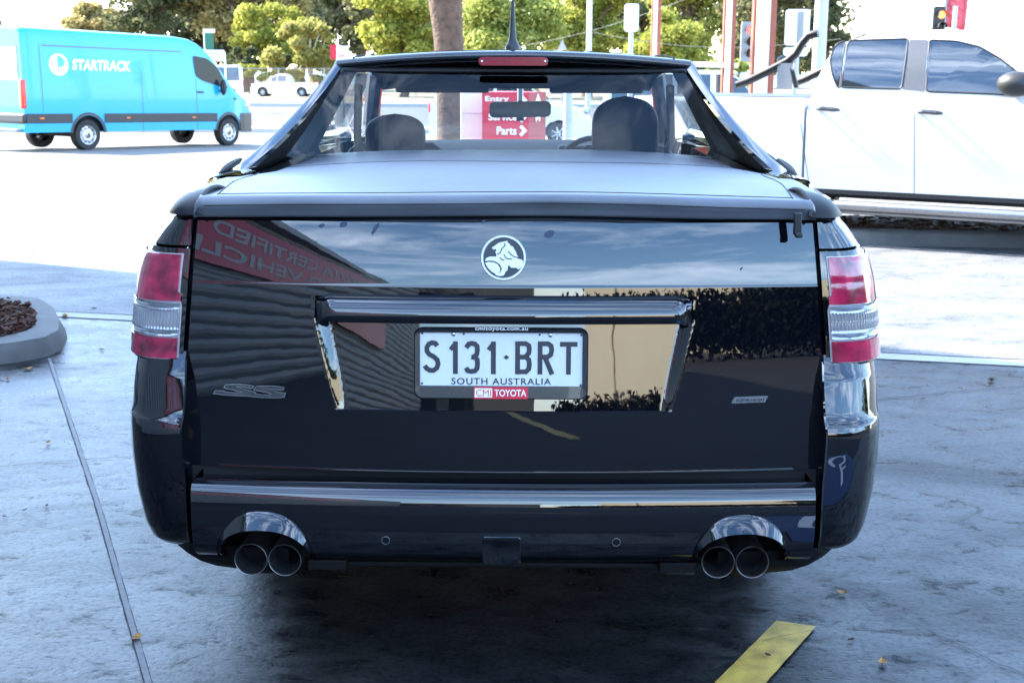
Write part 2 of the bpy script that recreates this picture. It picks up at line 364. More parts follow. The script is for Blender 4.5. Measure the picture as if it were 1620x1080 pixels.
# ------------------------------------------------------------------ ground, road, kerbs
def struct(o): o['kind'] = 'structure'; return o
def concrete_mat(name, val, specmul, r0, r1):
    ma = bpy.data.materials.new(name); ma.use_nodes = True
    n = ma.node_tree; b = n.nodes['Principled BSDF']; l = n.links.new
    t = n.nodes.new('ShaderNodeTexCoord')
    def noise(s, d=6, r=0.6, dist=0.0, sc3=(1, 1, 1)):
        mp = n.nodes.new('ShaderNodeMapping'); mp.inputs['Scale'].default_value = sc3
        x = n.nodes.new('ShaderNodeTexNoise'); x.inputs['Scale'].default_value = s; x.inputs['Detail'].default_value = d; x.inputs['Roughness'].default_value = r; x.inputs['Distortion'].default_value = dist
        l(t.outputs['Object'], mp.inputs[0]); l(mp.outputs[0], x.inputs[0]); return x
    def ramp(src, stops):
        r = n.nodes.new('ShaderNodeValToRGB'); e = r.color_ramp.elements
        e[0].position, c = stops[0]; e[0].color = (*c, 1); e[1].position, c = stops[-1]; e[1].color = (*c, 1)
        for p, c in stops[1:-1]: x = e.new(p); x.color = (*c, 1)
        l(src, r.inputs[0]); return r
    def mix(a, bb, fac, mode='MIX'):
        x = n.nodes.new('ShaderNodeMix'); x.data_type = 'RGBA'; x.blend_type = mode
        if hasattr(fac, 'links'): l(fac, x.inputs['Factor'])
        else: x.inputs['Factor'].default_value = fac
        l(a, x.inputs['A']); l(bb, x.inputs['B']); return x.outputs['Result']
    big = noise(1.3, 7, 0.62, 0.8, (1, 1.7, 1)); mid = noise(7, 8, 0.68, 0.5, (1, 1.5, 1)); fine = noise(60, 6, 0.7); tiny = noise(260, 3, 0.7)
    c1 = ramp(big.outputs[0], [(0.30, (0.13, 0.165, 0.21)), (0.48, (0.20, 0.24, 0.285)), (0.72, (0.30, 0.33, 0.36))])
    c2 = ramp(mid.outputs[0], [(0.30, (0.40, 0.40, 0.41)), (0.5, (0.68, 0.68, 0.68)), (0.70, (1.0, 1.0, 1.0))])
    c3 = ramp(fine.outputs[0], [(0.36, (0.30, 0.30, 0.31)), (0.47, (0.80, 0.80, 0.80)), (0.62, (1, 1, 1))])
    c4 = ramp(tiny.outputs[0], [(0.36, (0.60, 0.60, 0.60)), (0.44, (1, 1, 1))])
    x = mix(c1.outputs[0], c2.outputs[0], 0.75, 'MULTIPLY'); x = mix(x, c3.outputs[0], 0.8, 'MULTIPLY'); x = mix(x, c4.outputs[0], 0.6, 'MULTIPLY')
    x = mix(x, x, 0.0)
    br = n.nodes.new('ShaderNodeBrightContrast'); br.inputs['Bright'].default_value = 0.02; br.inputs['Contrast'].default_value = 0.0
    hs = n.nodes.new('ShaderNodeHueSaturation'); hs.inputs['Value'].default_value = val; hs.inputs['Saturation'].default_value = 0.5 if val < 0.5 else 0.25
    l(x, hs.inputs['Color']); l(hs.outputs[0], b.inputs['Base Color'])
    rr = n.nodes.new('ShaderNodeMapRange'); rr.inputs['From Min'].default_value = 0.3; rr.inputs['From Max'].default_value = 0.7
    rr.inputs['To Min'].default_value = r0; rr.inputs['To Max'].default_value = r1
    l(mid.outputs[0], rr.inputs[0]); l(rr.outputs[0], b.inputs['Roughness'])
    sp = ramp(mid.outputs[0], [(0.36, (0.06,)*3), (0.48, (0.40,)*3), (0.60, (0.85,)*3)])
    sp2 = mix(sp.outputs[0], c3.outputs[0], 0.9, 'MULTIPLY'); sp3 = ramp(big.outputs[0], [(0.36, (0.22,)*3), (0.60, (1, 1, 1))]); sp2 = mix(sp2, sp3.outputs[0], 0.8, 'MULTIPLY')
    sm = n.nodes.new('ShaderNodeMath'); sm.operation = 'MULTIPLY'; sm.inputs[1].default_value = specmul; l(sp2, sm.inputs[0]); l(sm.outputs[0], b.inputs['Specular IOR Level'])
    ad = n.nodes.new('ShaderNodeMath'); ad.operation = 'MULTIPLY_ADD'; ad.inputs[1].default_value = 0.30
    l(fine.outputs[0], ad.inputs[0]); l(mid.outputs[0], ad.inputs[2])
    bp = n.nodes.new('ShaderNodeBump'); bp.inputs['Strength'].default_value = 0.6; bp.inputs['Distance'].default_value = 0.007
    l(ad.outputs[0], bp.inputs['Height']); l(bp.outputs[0], b.inputs['Normal'])
    M[name] = ma
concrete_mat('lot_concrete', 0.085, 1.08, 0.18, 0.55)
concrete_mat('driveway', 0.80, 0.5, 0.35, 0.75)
mat('asphalt', (0.155, 0.145, 0.132), 0.85, var=0.18, scale=3, bump=0.4, bscale=120, bdist=0.006)
mat('asphalt_shaded', (0.060, 0.060, 0.061), 0.85, var=0.2, scale=2)  # darker copy of the road asphalt, shade on the far road put into its colour
mat('added_rear_ground', (0.018, 0.018, 0.020), 0.9, var=0.35, scale=1.5)  # near-black, so the added ground mirrors dark in the tailgate
mat('verge', (0.24, 0.19, 0.12), 0.95, var=0.35, scale=1.2)
def sheet(name, x0, x1, ys, dz, m, nx=12):
    mb = MB(); rows = []
    for y in ys: rows.append([(x0+(x1-x0)*i/nx, y, gz(y)+dz) for i in range(nx+1)])
    mb.grid(rows); return struct(mb.build(name, m, recalc=False))
ys_all = [-80, -40, -20, -10, 0, 4.5, 6, 7.5, 9, 12, 16, 20, 25.7, 30, 34, 50, 80, 150, 300, 600]
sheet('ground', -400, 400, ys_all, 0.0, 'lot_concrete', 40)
def yr(a, b, n=14): return [a+(b-a)*i/n for i in range(n+1)]
# slanted lot edge: pale strip, driveway and road run a few degrees off the picture plane
def band(name, a, b, m, dz, x0=-60, x1=60, slope=-0.215, n=10, nx=60):
    mb = MB(); rows = []
    for j in range(n+1):
        y = a+(b-a)*j/n; r = []
        for i in range(nx+1):
            x = x0+(x1-x0)*i/nx; yy = y+slope*x
            r.append((x, yy, gz(yy)+dz))
        rows.append(r)
    mb.grid(rows); return struct(mb.build(name, m, recalc=False))
sheet('added_rear_ground', -60, 60, [-70, -40, -20, -10, -5, -1.0], 0.003, 'added_rear_ground')  # dark ground added out of view to deepen the tailgate's reflection
band('concrete_strip', 3.86, 4.00, 'strip_concrete', 0.004, -8, 14, n=2)
band('strip_joint', 4.00, 4.012, 'crack', 0.006, -8, 14, n=1)
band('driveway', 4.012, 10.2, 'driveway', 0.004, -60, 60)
band('road', 10.2, 38.5, 'asphalt', 0.008, -90, 90, slope=-0.05, n=24)
sheet('far_road', -120, 120, yr(40.2, 66, 4), 0.006, 'asphalt_shaded')
sheet('verge', -200, 200, yr(68, 140, 4), 0.01, 'verge')
def kerb(name, y, dy, h, x0, x1, m, label):
    mb = MB(); n = 40
    rows = []
    for i in range(n+1):
        x = x0+(x1-x0)*i/n; z = gz(y)
        rows.append([(x, y-dy/2, z-0.02), (x, y-dy/2+0.03, z+h), (x, y+dy/2-0.02, z+h+0.005), (x, y+dy/2, z-0.02)])
    mb.grid(rows); return struct(mb.build(name, m))
kerb('median_kerb', 39.4, 1.4, 0.15, -90, 90, 'strip_concrete', '')
kerb('verge_kerb', 67.0, 0.6, 0.18, -120, 120, 'strip_concrete', '')

# the long joint in the concrete on the left, with its sealant
def strip_on_ground(name, pts, wd, m, dz=0.004, wobble=0.0, seed=1):
    rnd = random.Random(seed); P = [Vector((p.x, p.y)) for p in pts]; rows = []
    Q = []
    for a, b in zip(P, P[1:]):
        k = max(1, int((b-a).length/0.05))
        for i in range(k): Q.append(a+(b-a)*(i/k))
    Q.append(P[-1])
    for i, q in enumerate(Q):
        t = (Q[min(i+1, len(Q)-1)]-Q[max(i-1, 0)]).normalized(); nn = Vector((-t.y, t.x))
        w0 = wd/2*(1+rnd.uniform(-1, 1)*wobble); w1 = wd/2*(1+rnd.uniform(-1, 1)*wobble)
        rows.append([(q.x+nn.x*w0, q.y+nn.y*w0, gz(q.y)+dz), (q.x-nn.x*w1, q.y-nn.y*w1, gz(q.y)+dz)])
    mb = MB(); mb.grid(rows); return struct(mb.build(name, m, recalc=False))
strip_on_ground('joint_groove', [G(78, 568), G(155, 800), G(237, 1090)], 0.0195, 'crack', 0.003, 0.14, 3)
strip_on_ground('expansion_joint', [G(78, 568), G(155, 800), G(237, 1090)], 0.0150, 'sealant', 0.006, 0.05, 4)
strip_on_ground('saw_cut', [G(1380, 634), G(1500, 621), G(1640, 610)], 0.005, 'crack', 0.004, 0.3, 5)
strip_on_ground('saw_cut', [G(-10, 740), G(110, 729), G(225, 722)], 0.004, 'crack', 0.004, 0.4, 6)
strip_on_ground('crack', [G(1340, 938), G(1362, 950), G(1375, 961), G(1394, 968), G(1424, 976), G(1452, 988), G(1478, 1003), G(1490, 1013), G(1515, 1020), G(1548, 1035), G(1575, 1051), G(1600, 1058), G(1640, 1082)], 0.0028, 'crack', 0.004, 0.7, 7)
strip_on_ground('crack', [G(1424, 976), G(1395, 982), G(1370, 986)], 0.0016, 'crack', 0.004, 0.7, 8)
strip_on_ground('crack', [G(1205, 1019), G(1235, 1011), G(1262, 1006), G(1284, 1002)], 0.0016, 'crack', 0.010, 0.7, 8)
# yellow bay line: a sheet with a slightly ragged edge
def painted(name, pts, m, dz=0.006):
    mb = MB(); P = [Vector((p.x, p.y, gz(p.y)+dz)) for p in pts]
    rnd = random.Random(5); Q = []
    for a, b in zip(P, P[1:]+P[:1]):
        k = max(1, int((b-a).length/0.03)); nn = Vector((-(b-a).y, (b-a).x, 0)).normalized()
        for i in range(k): Q.append(a+(b-a)*(i/k)+nn*rnd.uniform(-0.0006, 0.0006))
    mb.add(Q, [tuple(range(len(Q)))]); return struct(mb.build(name, m, smooth=False, recalc=False))
a, b2, c, d = G(1228, 984), G(1291, 993), G(1205, 1090), G(1123, 1090)
painted('yellow_line', [a, d+(d-a)*0.25, c+(c-b2)*0.25, b2], 'yellow_paint')
painted('yellow_line', [Vector((0.52, -4.2, 0)), Vector((0.62, -4.25, 0)), Vector((-0.26, -7.2, 0)), Vector((-0.38, -7.15, 0))], 'yellow_paint')
# blue accessible bay patch behind the camera's right (seen mirrored in the bumper)
mb = MB(); o = Vector((1.25, -2.15, 0)); fn = frame_fn((0.95, -1.75, 0.005), (1, 0, 0), (0, 1, 0))
mb.add([fn(0, 0), fn(1.1, 0), fn(1.1, 1.1), fn(0, 1.1)], [(0, 1, 2, 3)])
struct(mb.build('bay_patch', 'access_blue', recalc=False))
mb = MB(); fs = frame_fn((0.95, -1.75, 0.008), (1, 0, 0), (0, 1, 0))
mb.ribbon([(0.52+0.26*math.cos(R(t)), 0.38+0.26*math.sin(R(t))) for t in range(150, 381, 12)], 0.06, fs, 0.001)
mb.ribbon([(0.45, 0.88), (0.47, 0.52), (0.70, 0.50), (0.82, 0.22), (0.92, 0.25)], 0.07, fs, 0.0015)
mb.ribbon([(0.46, 0.70), (0.66, 0.69)], 0.055, fs, 0.002)
struct(mb.build('bay_symbol', 'logo_white', recalc=False))

# ---- kerbed island on the left
def island():
    pts_out = [(-3.2, 7.0)]
    top = 0.095
    Pn = [WZ(0, 467, top), WZ(35, 468, top), WZ(64, 473, top), WZ(84, 486, top), WZ(94, 505, top), WZ(92, 522, top), WZ(70, 533, top), WZ(30, 540, top), WZ(-10, 545, top)]
    inn = [WZ(0, 479, top), WZ(22, 480, top), WZ(42, 484, top), WZ(54, 490, top), WZ(57, 503, top), WZ(56, 516, top), WZ(42, 524, top), WZ(20, 530, top), WZ(-10, 535, top)]
    dx = Vector((-4, 0.35, 0))
    Pn = [Pn[0]+dx]+Pn+[Pn[-1]+dx]; inn = [inn[0]+dx]+inn+[inn[-1]+dx]
    c = sum((Vector((p.x, p.y, 0)) for p in Pn[1:-1]), Vector())/len(Pn[1:-1])
    def off(p, d):
        v = Vector((p.x-c.x, p.y-c.y, 0)); 
        return p + v.normalized()*d if v.length < 1.5 else p+Vector((0, math.copysign(d, v.y), 0))
    rows = []
    for po, pi in zip(Pn, inn):
        g = gz(po.y)
        q = off(po, 0.045)
        rows.append([(q.x, q.y, g-0.01), (off(po, 0.03).x, off(po, 0.03).y, g+0.05), (off(po, 0.012).x, off(po, 0.012).y, top+g-0.02), (po.x, po.y, top+g), (pi.x, pi.y, top+g+0.004), (pi.x, pi.y, g)])
    mb = MB(); mb.grid(rows); k = mb.build('island_kerb', 'kerb_stone', ang=50); struct(k)
    mb = MB(); V = [(p.x, p.y, gz(p.y)+0.07) for p in inn]; mb.add(V, [tuple(range(len(V)))]); soil = mb.build('island_soil', 'twig', recalc=False); struct(soil)
    rnd = random.Random(4); mb = MB()
    xs = [p.x for p in inn[1:]]; 
    n = 0
    while n < 2600:
        x = rnd.uniform(-4.6, max(xs)); y = rnd.uniform(min(p.y for p in inn), max(p.y for p in inn))
        ins = False; j = len(inn)-1
        for i in range(len(inn)):
            if (inn[i].y > y) != (inn[j].y > y) and x < (inn[j].x-inn[i].x)*(y-inn[i].y)/(inn[j].y-inn[i].y)+inn[i].x: ins = not ins
            j = i
        if not ins: continue
        n += 1
        mt = Matrix.Rotation(rnd.uniform(0, 6.3), 3, 'Z') @ Matrix.Rotation(rnd.uniform(-0.7, 0.7), 3, 'X') @ Matrix.Rotation(rnd.uniform(-0.5, 0.5), 3, 'Y')
        mb.box((x, y, gz(y)+0.085+rnd.uniform(0, 0.045)), (rnd.uniform(0.015, 0.06), rnd.uniform(0.008, 0.022), 0.006), mtx=mt)
    ch = mb.build('bark_mulch', 'mulch_chip', smooth=False); tag(ch, kind='stuff')
island()
# ---- kerb and mulch bed under the white dual-cab
mb = MB(); k0 = G(1325, 388); k1 = G(1640, 394)
def kb(x):
    t = (x-k0.x)/(k1.x-k0.x); return k0.y+(k1.y-k0.y)*t
rows = []
for i in range(41):
    x = k0.x-1.2+i*0.16
    y = kb(x); z = gz(y); gpx = 0.006 if i % 8 == 4 else 0.0
    rows.append([(x, y, z-0.02), (x, y+0.012+gpx, z+0.10), (x, y+0.04+gpx, z+0.125-gpx), (x, y+0.17, z+0.13-gpx), (x, y+0.18, z+0.05)])
mb.grid(rows); struct(mb.build('bed_kerb', 'kerb_stone', ang=50))
mb = MB(); mb.add([(k0.x-1.2, kb(k0.x-1.2)+0.16, gz(7.5)+0.095), (k0.x+5.1, kb(k0.x+5.1)+0.16, gz(7.5)+0.095), (k0.x+5.1, kb(k0.x+5.1)+1.6, gz(9)+0.1), (k0.x-1.2, kb(k0.x-1.2)+1.6, gz(9)+0.1)], [(0, 1, 2, 3)])
struct(mb.build('bed_soil', 'twig', recalc=False))
rnd = random.Random(9); mb = MB()
for i in range(1500):
    x = k0.x-1.0+rnd.random()*6; y = kb(x)+0.2+rnd.random()**1.5*1.2
    mt = Matrix.Rotation(rnd.uniform(0, 6.3), 3, 'Z') @ Matrix.Rotation(rnd.uniform(-0.7, 0.7), 3, 'X')
    mb.box((x, y, gz(y)+0.12+rnd.uniform(0, 0.03)), (rnd.uniform(0.02, 0.07), rnd.uniform(0.01, 0.03), 0.008), mtx=mt)
tag(mb.build('bark_mulch', 'mulch_chip', smooth=False), kind='stuff')

# ------------------------------------------------------------------ buildings behind the camera that shade and are mirrored
def sign_building():
    t = thing('dealership_building', 'ribbed grey showroom wall with a red sign band, mirrored in the tailgate', 'building', (-4.2, 0.0, 0))
    H = 4.35
    foot = [(-4.2, 0.0), (-3.8, -24.0), (-24, -24.0), (-24, 0.0)]
    foot = [(x+4.2, y) for x, y in foot]
    mb = MB()
    for i in range(4):
        a, b = foot[i], foot[(i+1) % 4]; L2 = math.hypot(b[0]-a[0], b[1]-a[1])
        if i == 0:      # ribbed cladding facing the cars
            rows = []; z = 0.0
            nx = Vector((-(b[1]-a[1]), b[0]-a[0], 0)).normalized()*-1
            nx = Vector((1, 0.02, 0)).normalized()
            zs = []; k = 0
            while z < H: zs += [(z, 0.0), (z+0.055, 0.022), (z+0.10, 0.022), (z+0.155, 0.0)]; z += 0.16
            for zz, o in zs: rows.append([(a[0]+nx.x*o, a[1], zz), (b[0]+nx.x*o, b[1], zz)])
            mb.grid(rows)
        else:
            mb.add([(a[0], a[1], 0), (b[0], b[1], 0), (b[0], b[1], H), (a[0], a[1], H)], [(0, 1, 2, 3)])
    mb.add([(x, y, H) for x, y in foot], [(0, 1, 2, 3)])
    mb.build('wall', 'cladding', t, smooth=False)
    mb = MB(); mb.box((-12.3, 1.75, 6.3), (15.0, 15.5, 12.6)); mb.build('shade_block', 'cladding', t, smooth=False)  # block out of view, added and sized to cast shade over the ute
    mb = MB(); mb.box((0.2, -11.8, H+0.02), (0.30, 23.7, 0.20), mtx=Matrix.Rotation(R(-0.97), 3, 'Z')); mb.build('gutter', 'pole_grey', t, bevel=0.02)
    # sign band
    sl = 0.4/23.6
    y0, y1 = -4.2, -17.0
    mb = MB(); zl, zh = 2.62, 4.02
    def sg(y, z, o=0.0): return (0.06+o-sl*y, y, z)
    A = [sg(y1, zl), sg(y0, zl), sg(y0, zh), sg(y1, zh)]; B = [sg(y1, zl, 0.06), sg(y0, zl, 0.06), sg(y0, zh, 0.06), sg(y1, zh, 0.06)]
    mb.add(A+B, [(3, 2, 1, 0), (4, 5, 6, 7), (0, 1, 5, 4), (1, 2, 6, 5), (2, 3, 7, 6), (3, 0, 4, 7)])
    s = mb.build('sign_band', 'sign_red', t, smooth=False)
    mb = MB(); fn = lambda u, v, d=0: Vector(sg(y1+0.5+u, zl+v, 0.066+d))
    letters(mb, 'TOYOTA CERTIFIED', 9.0, 0.38, lambda u, v, d=0: fn(u+1.4, v+0.78), bold=0.02)
    letters(mb, 'USED VEHICLES', 8.2, 0.38, lambda u, v, d=0: fn(u+3.5, v+0.20), bold=0.02)
    mb.build('lettering', 'sign_letter', s, smooth=False, recalc=False)
sign_building()
def cream_building():
    t = thing('cream_building', 'sunlit cream rendered building mirrored beside the number plate', 'building', (3.45, -30, 0))
    e = Vector((0.62, 0.785, 0)); H = 5.4
    a = Vector((0, 0, 0)); b = e*9.0; back = Vector((0.785, -0.62, 0))*10
    mb = MB(); P = [a, b, b+back, a+back]
    for i in range(4):
        p, q = P[i], P[(i+1) % 4]; mb.add([p, q, q+Vector((0, 0, H)), p+Vector((0, 0, H))], [(0, 1, 2, 3)])
    mb.add([p+Vector((0, 0, H)) for p in P], [(0, 1, 2, 3)])
    mb.build('wall', 'cream_wall', t, smooth=False)
    nrm = Vector((-0.785, 0.62, 0)); mb = MB(); q = e*2.0+nrm*0.06
    mb.tube([q, q+Vector((0, 0, H))], 0.05); mb.build('downpipe', 'cream_wall', t)
cream_building()

# dark things standing behind the camera, mirrored along the tailgate crease

def tan_building():
    t = thing('tan_building', 'low shaded tan building mirrored just left of the number plate', 'building', (-6.5, -36, 0)); H = 4.4
    mb = MB(); mb.box((3.9, -3, H/2), (7.6, 6, H)); mb.build('wall', 'kerb_stone', t, smooth=False)
    mb = MB(); mb.box((3.9, -3, H+0.08), (7.9, 6.3, 0.16)); mb.build('roof', 'pole_grey', t, smooth=False)
    for x in (1.2, 3.4): 
        mb = MB(); mb.box((x, 0.02, 1.9), (1.4, 0.06, 1.2)); mb.build('window', 'dark_glass', t)
tan_building()
# ------------------------------------------------------------------ the black ute (rear face at y = 0, nose towards +y)
ute = thing('black_ute', 'glossy black two-door ute seen from behind with a soft tonneau cover and twin twin-tip exhausts', 'ute', (0, 0, 0))
def zrow(py, Y): return ZY(py, Y)
# tailgate profile: depth y against height z at the centre line
ZC, YC = zrow(455, 0.06), 0.0610
ZU, ZL = zrow(352, 0.095), zrow(735, 0.03)
KU = (math.tan(R(14.5))-math.tan(R(10)))/(ZU-ZC); KL = (math.tan(R(6.4))-math.tan(R(4.0)))/(ZC-ZL)
def tg_prof(z):
    if z >= ZC+0.002: d = z-ZC; return YC+0.0006+math.tan(R(10))*d+KU*d*d/2+(0 if z < ZU else 0.9*(z-ZU))
    d = z-ZC; return YC+math.tan(R(6.4))*d+KL*d*d/2
TG = [(zrow(746, 0.03), 0)]+[(ZL+(ZC-ZL)*k/40, 0) for k in range(1, 41)]+[(ZC+0.0035+(zrow(347, .1)-ZC-0.0035)*k/40, 0) for k in range(41)]
TG = [(z, tg_prof(z)) for z, _ in TG]
z_top = TG[-1][0]; z_bot = TG[0][0]
HWT = [(zrow(745, .10), abs(W(297, 745, .10).x)), (zrow(640, .10), abs(W(300, 640, .10).x)), (zrow(570, .12), abs(W(299, 570, .12).x)), (zrow(480, .12), abs(W(303, 480, .12).x)), (zrow(347, .15), abs(W(313, 347, .15).x))]
RZT, RZB = zrow(508, 0.05), zrow(652, 0.03)
def recess(x, z):
    if z < RZB or z > RZT+0.05: return 0.0
    t = (z-RZB)/(RZT-RZB); hw = 0.385+0.045*min(1, t)
    s = min(1.0, max(0.0, (hw-abs(x))/0.026))
    return s*(0.004+0.0145*min(t, 1.15)) if z > RZB+0.001 else 0.0
def tg_y(x, z, rec=True): return lerp(TG, z) + 0.085*x*x + (recess(x, z) if rec else 0)
def tg_p(x, z, off=0.0, rec=True): return Vector((x, tg_y(x, z, rec)-off, z))
def tg_frame(x, z, rec=True, off=0.0):
    e = 0.006
    p = tg_p(x, z, 0, rec); ux = tg_p(x+e, z, 0, rec)-tg_p(x-e, z, 0, rec); uz = tg_p(x, z+e, 0, rec)-tg_p(x, z-e, 0, rec)
    f = frame_fn(p, ux, uz); return lambda u, v, d=0: f(u, v, d+off)
mb = MB(); rows = []
zs = sorted(set([round(z_bot+(z_top-z_bot)*i/110, 5) for i in range(111)] + [round(z, 5) for z, _ in TG] + [round(RZB+0.0012, 5), round(RZB, 5)]))
for z in zs:
    hw = lerp(HWT, z); rows.append([tg_p(hw*(-1+2*i/320), z) for i in range(321)])
# turned-in edges all round
rows = [[p+Vector((0, 0.05, 0.0)) for p in rows[0]]]+rows+[[p+Vector((0, 0.012, 0.006)) for p in rows[-1]], [p+Vector((0, 0.06, 0.008)) for p in rows[-1]]]
rows = [[r[0]+Vector((0.0, 0.05, 0)), r[0]+Vector((-0.003, 0.006, 0))]+r[1:-1]+[r[-1]+Vector((0.003, 0.006, 0)), r[-1]+Vector((0.0, 0.05, 0))] for r in rows]
mb.grid(rows); tailgate = mb.build('tailgate', 'black_paint', ute, ang=24)
# dark void behind panel gaps, load bed box
mb = MB(); mb.box((0, 0.75, 0.72), (1.44, 1.15, 0.72)); mb.box((0, 0.20, 0.55), (1.5, 0.1, 0.5)); mb.box((0, 0.17, z_top+0.004), (1.5, 0.06, 0.03)); mb.box((0, 0.085, zrow(757, .06)), (1.46, 0.03, 0.09)); mb.build('load_bed', 'gap_black', ute, smooth=False)

# garnish bar above the number plate
mb = MB(); rows = []
zt, zb_ = zrow(471, 0.03), zrow(512, 0.03); N = 70; hwb = 0.425
prof = [(0.0, -0.004), (0.004, 0.007), (0.010, 0.0165), (0.017, 0.0235), (0.024, 0.0275), (0.032, 0.0298), (0.042, 0.0310), (0.052, 0.0305), (0.058, 0.0285), (0.062, 0.027)]
for i in range(N+1):
    u = -1+2*i/N; x = hwb*math.sin(u*math.pi/2)*1.0 if False else hwb*u
    e = 1-abs(u); k = ss(0, 0.075, e)**0.6; r = []
    zc = zt - 0.012*(1-k)
    for dz, o in prof:
        z = zc-dz*(zt-zb_)/0.062; r.append(Vector((x, tg_y(x, z, False)-0.003-o*(0.10+0.90*k), z)))
    r.append(Vector((x, tg_y(x, zb_, False)+0.03, zb_+0.001))); rows.append(r)
mb.grid(rows); mb.build('garnish_bar', 'black_paint', tailgate, ang=50)

# number plate and its surround
px0, px1, py0, py1 = 655, 930.5, 518, 630.5
cz = zrow((py0+py1)/2, 0.045); cx = (W(px0, 574, .04).x+W(px1, 574, .04).x)/2
pw = W(px1, 574, .04).x-W(px0, 574, .04).x; ph = zrow(py0, .05)-zrow(py1, .035)
base = tg_p(cx, cz, 0.0); tilt = 0.12
PF0 = frame_fn(base+Vector((0, -0.012, 0)), (1, 0.0, 0), (0, tilt, 1))
plate = MB()
out_ = rrect(pw, ph, 0.018); inn_ = rrect(pw-0.026, ph-0.020, 0.012)
n = len(out_)
rows = [[PF0(u, v, -0.008) for u, v in out_], [PF0(u, v, 0.006) for u, v in out_], [PF0(u*0.985, v*0.965, 0.010) for u, v in out_]]
sc_ = ph/112.5     # metres per photo pixel on the plate
def pp(X, Y): return ((X-(px0+px1)/2)*sc_*0.985, ((py0+py1)/2-Y)*sc_)
wl, wt = pp(663.5, 525.5); wr, wb = pp(922.5, 609.5)
hole = []
# follow the same number of points round the opening
iw, ih = (wr-wl), (wt-wb); icx, icy = (wl+wr)/2, (wt+wb)/2
hole = rrect(iw, ih, 0.003, cx=icx, cy=icy)
rows += [[PF0(u, v, 0.009) for u, v in hole], [PF0(u, v, 0.003) for u, v in hole]]
plate.grid(rows, closed=True)
frame = plate.build('plate_frame', 'frame_black', tailgate, ang=30)
mb = MB(); pl = rrect(iw+0.004, ih+0.004, 0.004, cx=icx, cy=icy); mb.prism(pl, 0.002, fn=lambda u, v, d=0: PF0(u, v, 0.002+d)); nplate = mb.build('number_plate', 'plate_white', tailgate, smooth=False)
ink = MB(); k = [0]
def stroke(pts, wd=7.6, closed=False):
    k[0] = (k[0]+1) % 5
    ink.ribbon([pp(*p) for p in pts], wd*sc_, lambda u, v, d=0: PF0(u, v, 0.0042+d*0+0.00012*k[0]+(0.0008 if d else 0)), 1, 0, closed)
def arc(cx_, cy_, rx, ry, a0, a1, n=9): return [(cx_+rx*math.cos(R(a0+(a1-a0)*i/n)), cy_+ry*math.sin(R(a0+(a1-a0)*i/n))) for i in range(n+1)]
stroke([(691.5, 548.0)]+arc(683.5, 551.5, 9.6, 10.6, -35, -195, 10)+[(678.5, 560.5), (689, 567.5), (692.0, 572.0)]+arc(682.2, 577.0, 10.6, 9.8, -10, 175, 10)[1:] if False else
       [(691.0, 547.0), (688.0, 542.9), (683.0, 541.8), (677.6, 544.0), (674.4, 549.5), (674.6, 555.5), (678.2, 560.3), (685.5, 564.0), (691.0, 569.0), (692.4, 575.5), (690.2, 581.8), (685.0, 585.6), (679.0, 585.4), (674.0, 582.5), (671.0, 578.0)])
stroke([(720.0, 591.0), (720.0, 539.5)]); stroke([(712.0, 552.8), (718.6, 544.0)], 6.5)
stroke([(737.0, 549.5), (741.0, 543.8), (746.0, 542.6), (751.0, 543.4), (754.6, 547.0), (755.0, 553.0), (754.2, 559.5), (750.5, 563.6)]); stroke([(745.4, 564.0), (751.0, 564.6), (754.8, 568.0), (755.2, 575.0), (754.6, 582.0), (751.0, 586.2), (745.0, 587.0), (739.5, 585.6), (736.8, 581.0)])
stroke([(780.6, 591.0), (780.6, 539.5)]); stroke([(772.6, 552.8), (779.2, 544.0)], 6.5)
ink.prism([pp(*p) for p in [(796.3, 564.3), (801.2, 560.6), (806.0, 564.3), (801.2, 568.0)]], 0.0008, fn=lambda u, v, d=0: PF0(u, v, 0.0042+d))
stroke([(819.2, 591.0), (819.2, 539.0)]); stroke([(821.0, 542.6), (832.0, 542.6), (836.8, 545.5), (837.8, 551.0), (837.0, 557.5), (833.0, 562.2)]); stroke([(821.0, 563.8), (832.5, 563.8), (837.2, 568.0), (838.0, 575.0), (837.2, 582.5), (832.5, 587.0), (821.0, 587.0)])
stroke([(855.0, 591.0), (855.0, 539.0)]); stroke([(857.0, 542.6), (867.5, 542.6), (872.5, 546.0), (873.6, 552.5), (872.0, 559.8), (867.0, 563.4), (857.0, 563.4)]); stroke([(863.5, 565.5), (874.4, 591.0)])
stroke([(886.6, 543.2), (914.4, 543.2)]); stroke([(900.4, 545.0), (900.4, 591.0)])
x0, y0_ = pp(713.5, 607.8); x1, y1_ = pp(873.0, 597.2)
letters(ink, 'SOUTH AUSTRALIA', x1-x0, y1_-y0_, lambda u, v, d=0: PF0(x0+u, y0_+v, 0.0045), bold=0.018, spacing=1.15)
for X, Y in ((667, 527.3), (920.5, 528.8), (666.5, 606.5), (920, 608.0), (733.2, 527.8), (854.2, 528.6)):
    u, v = pp(X, Y); ink.add([PF0(u+1.9*sc_*math.cos(t*math.pi/5), v+1.9*sc_*math.sin(t*math.pi/5), 0.0046) for t in range(10)], [tuple(range(10))])
ink.build('plate_lettering', 'plate_ink', nplate, smooth=False)
for X, Y in ((717, 528.6), (871.3, 529.4)):
    u, v = pp(X, Y); mb = MB(); mb.sphere(PF0(u, v, 0.004), (0.0055, 0.0035, 0.0055)); mb.build('plate_screw', 'chrome', nplate)
mb = MB(); x0, y0_ = pp(751.5, 523.4); x1, y1_ = pp(835.5, 515.8)
letters(mb, 'cmitoyota.com.au', x1-x0, (y1_-y0_)*1.0, lambda u, v, d=0: PF0(x0+u, y0_+v, 0.0108), bold=0.02, spacing=1.05); mb.build('frame_lettering', 'logo_white', frame, smooth=False)
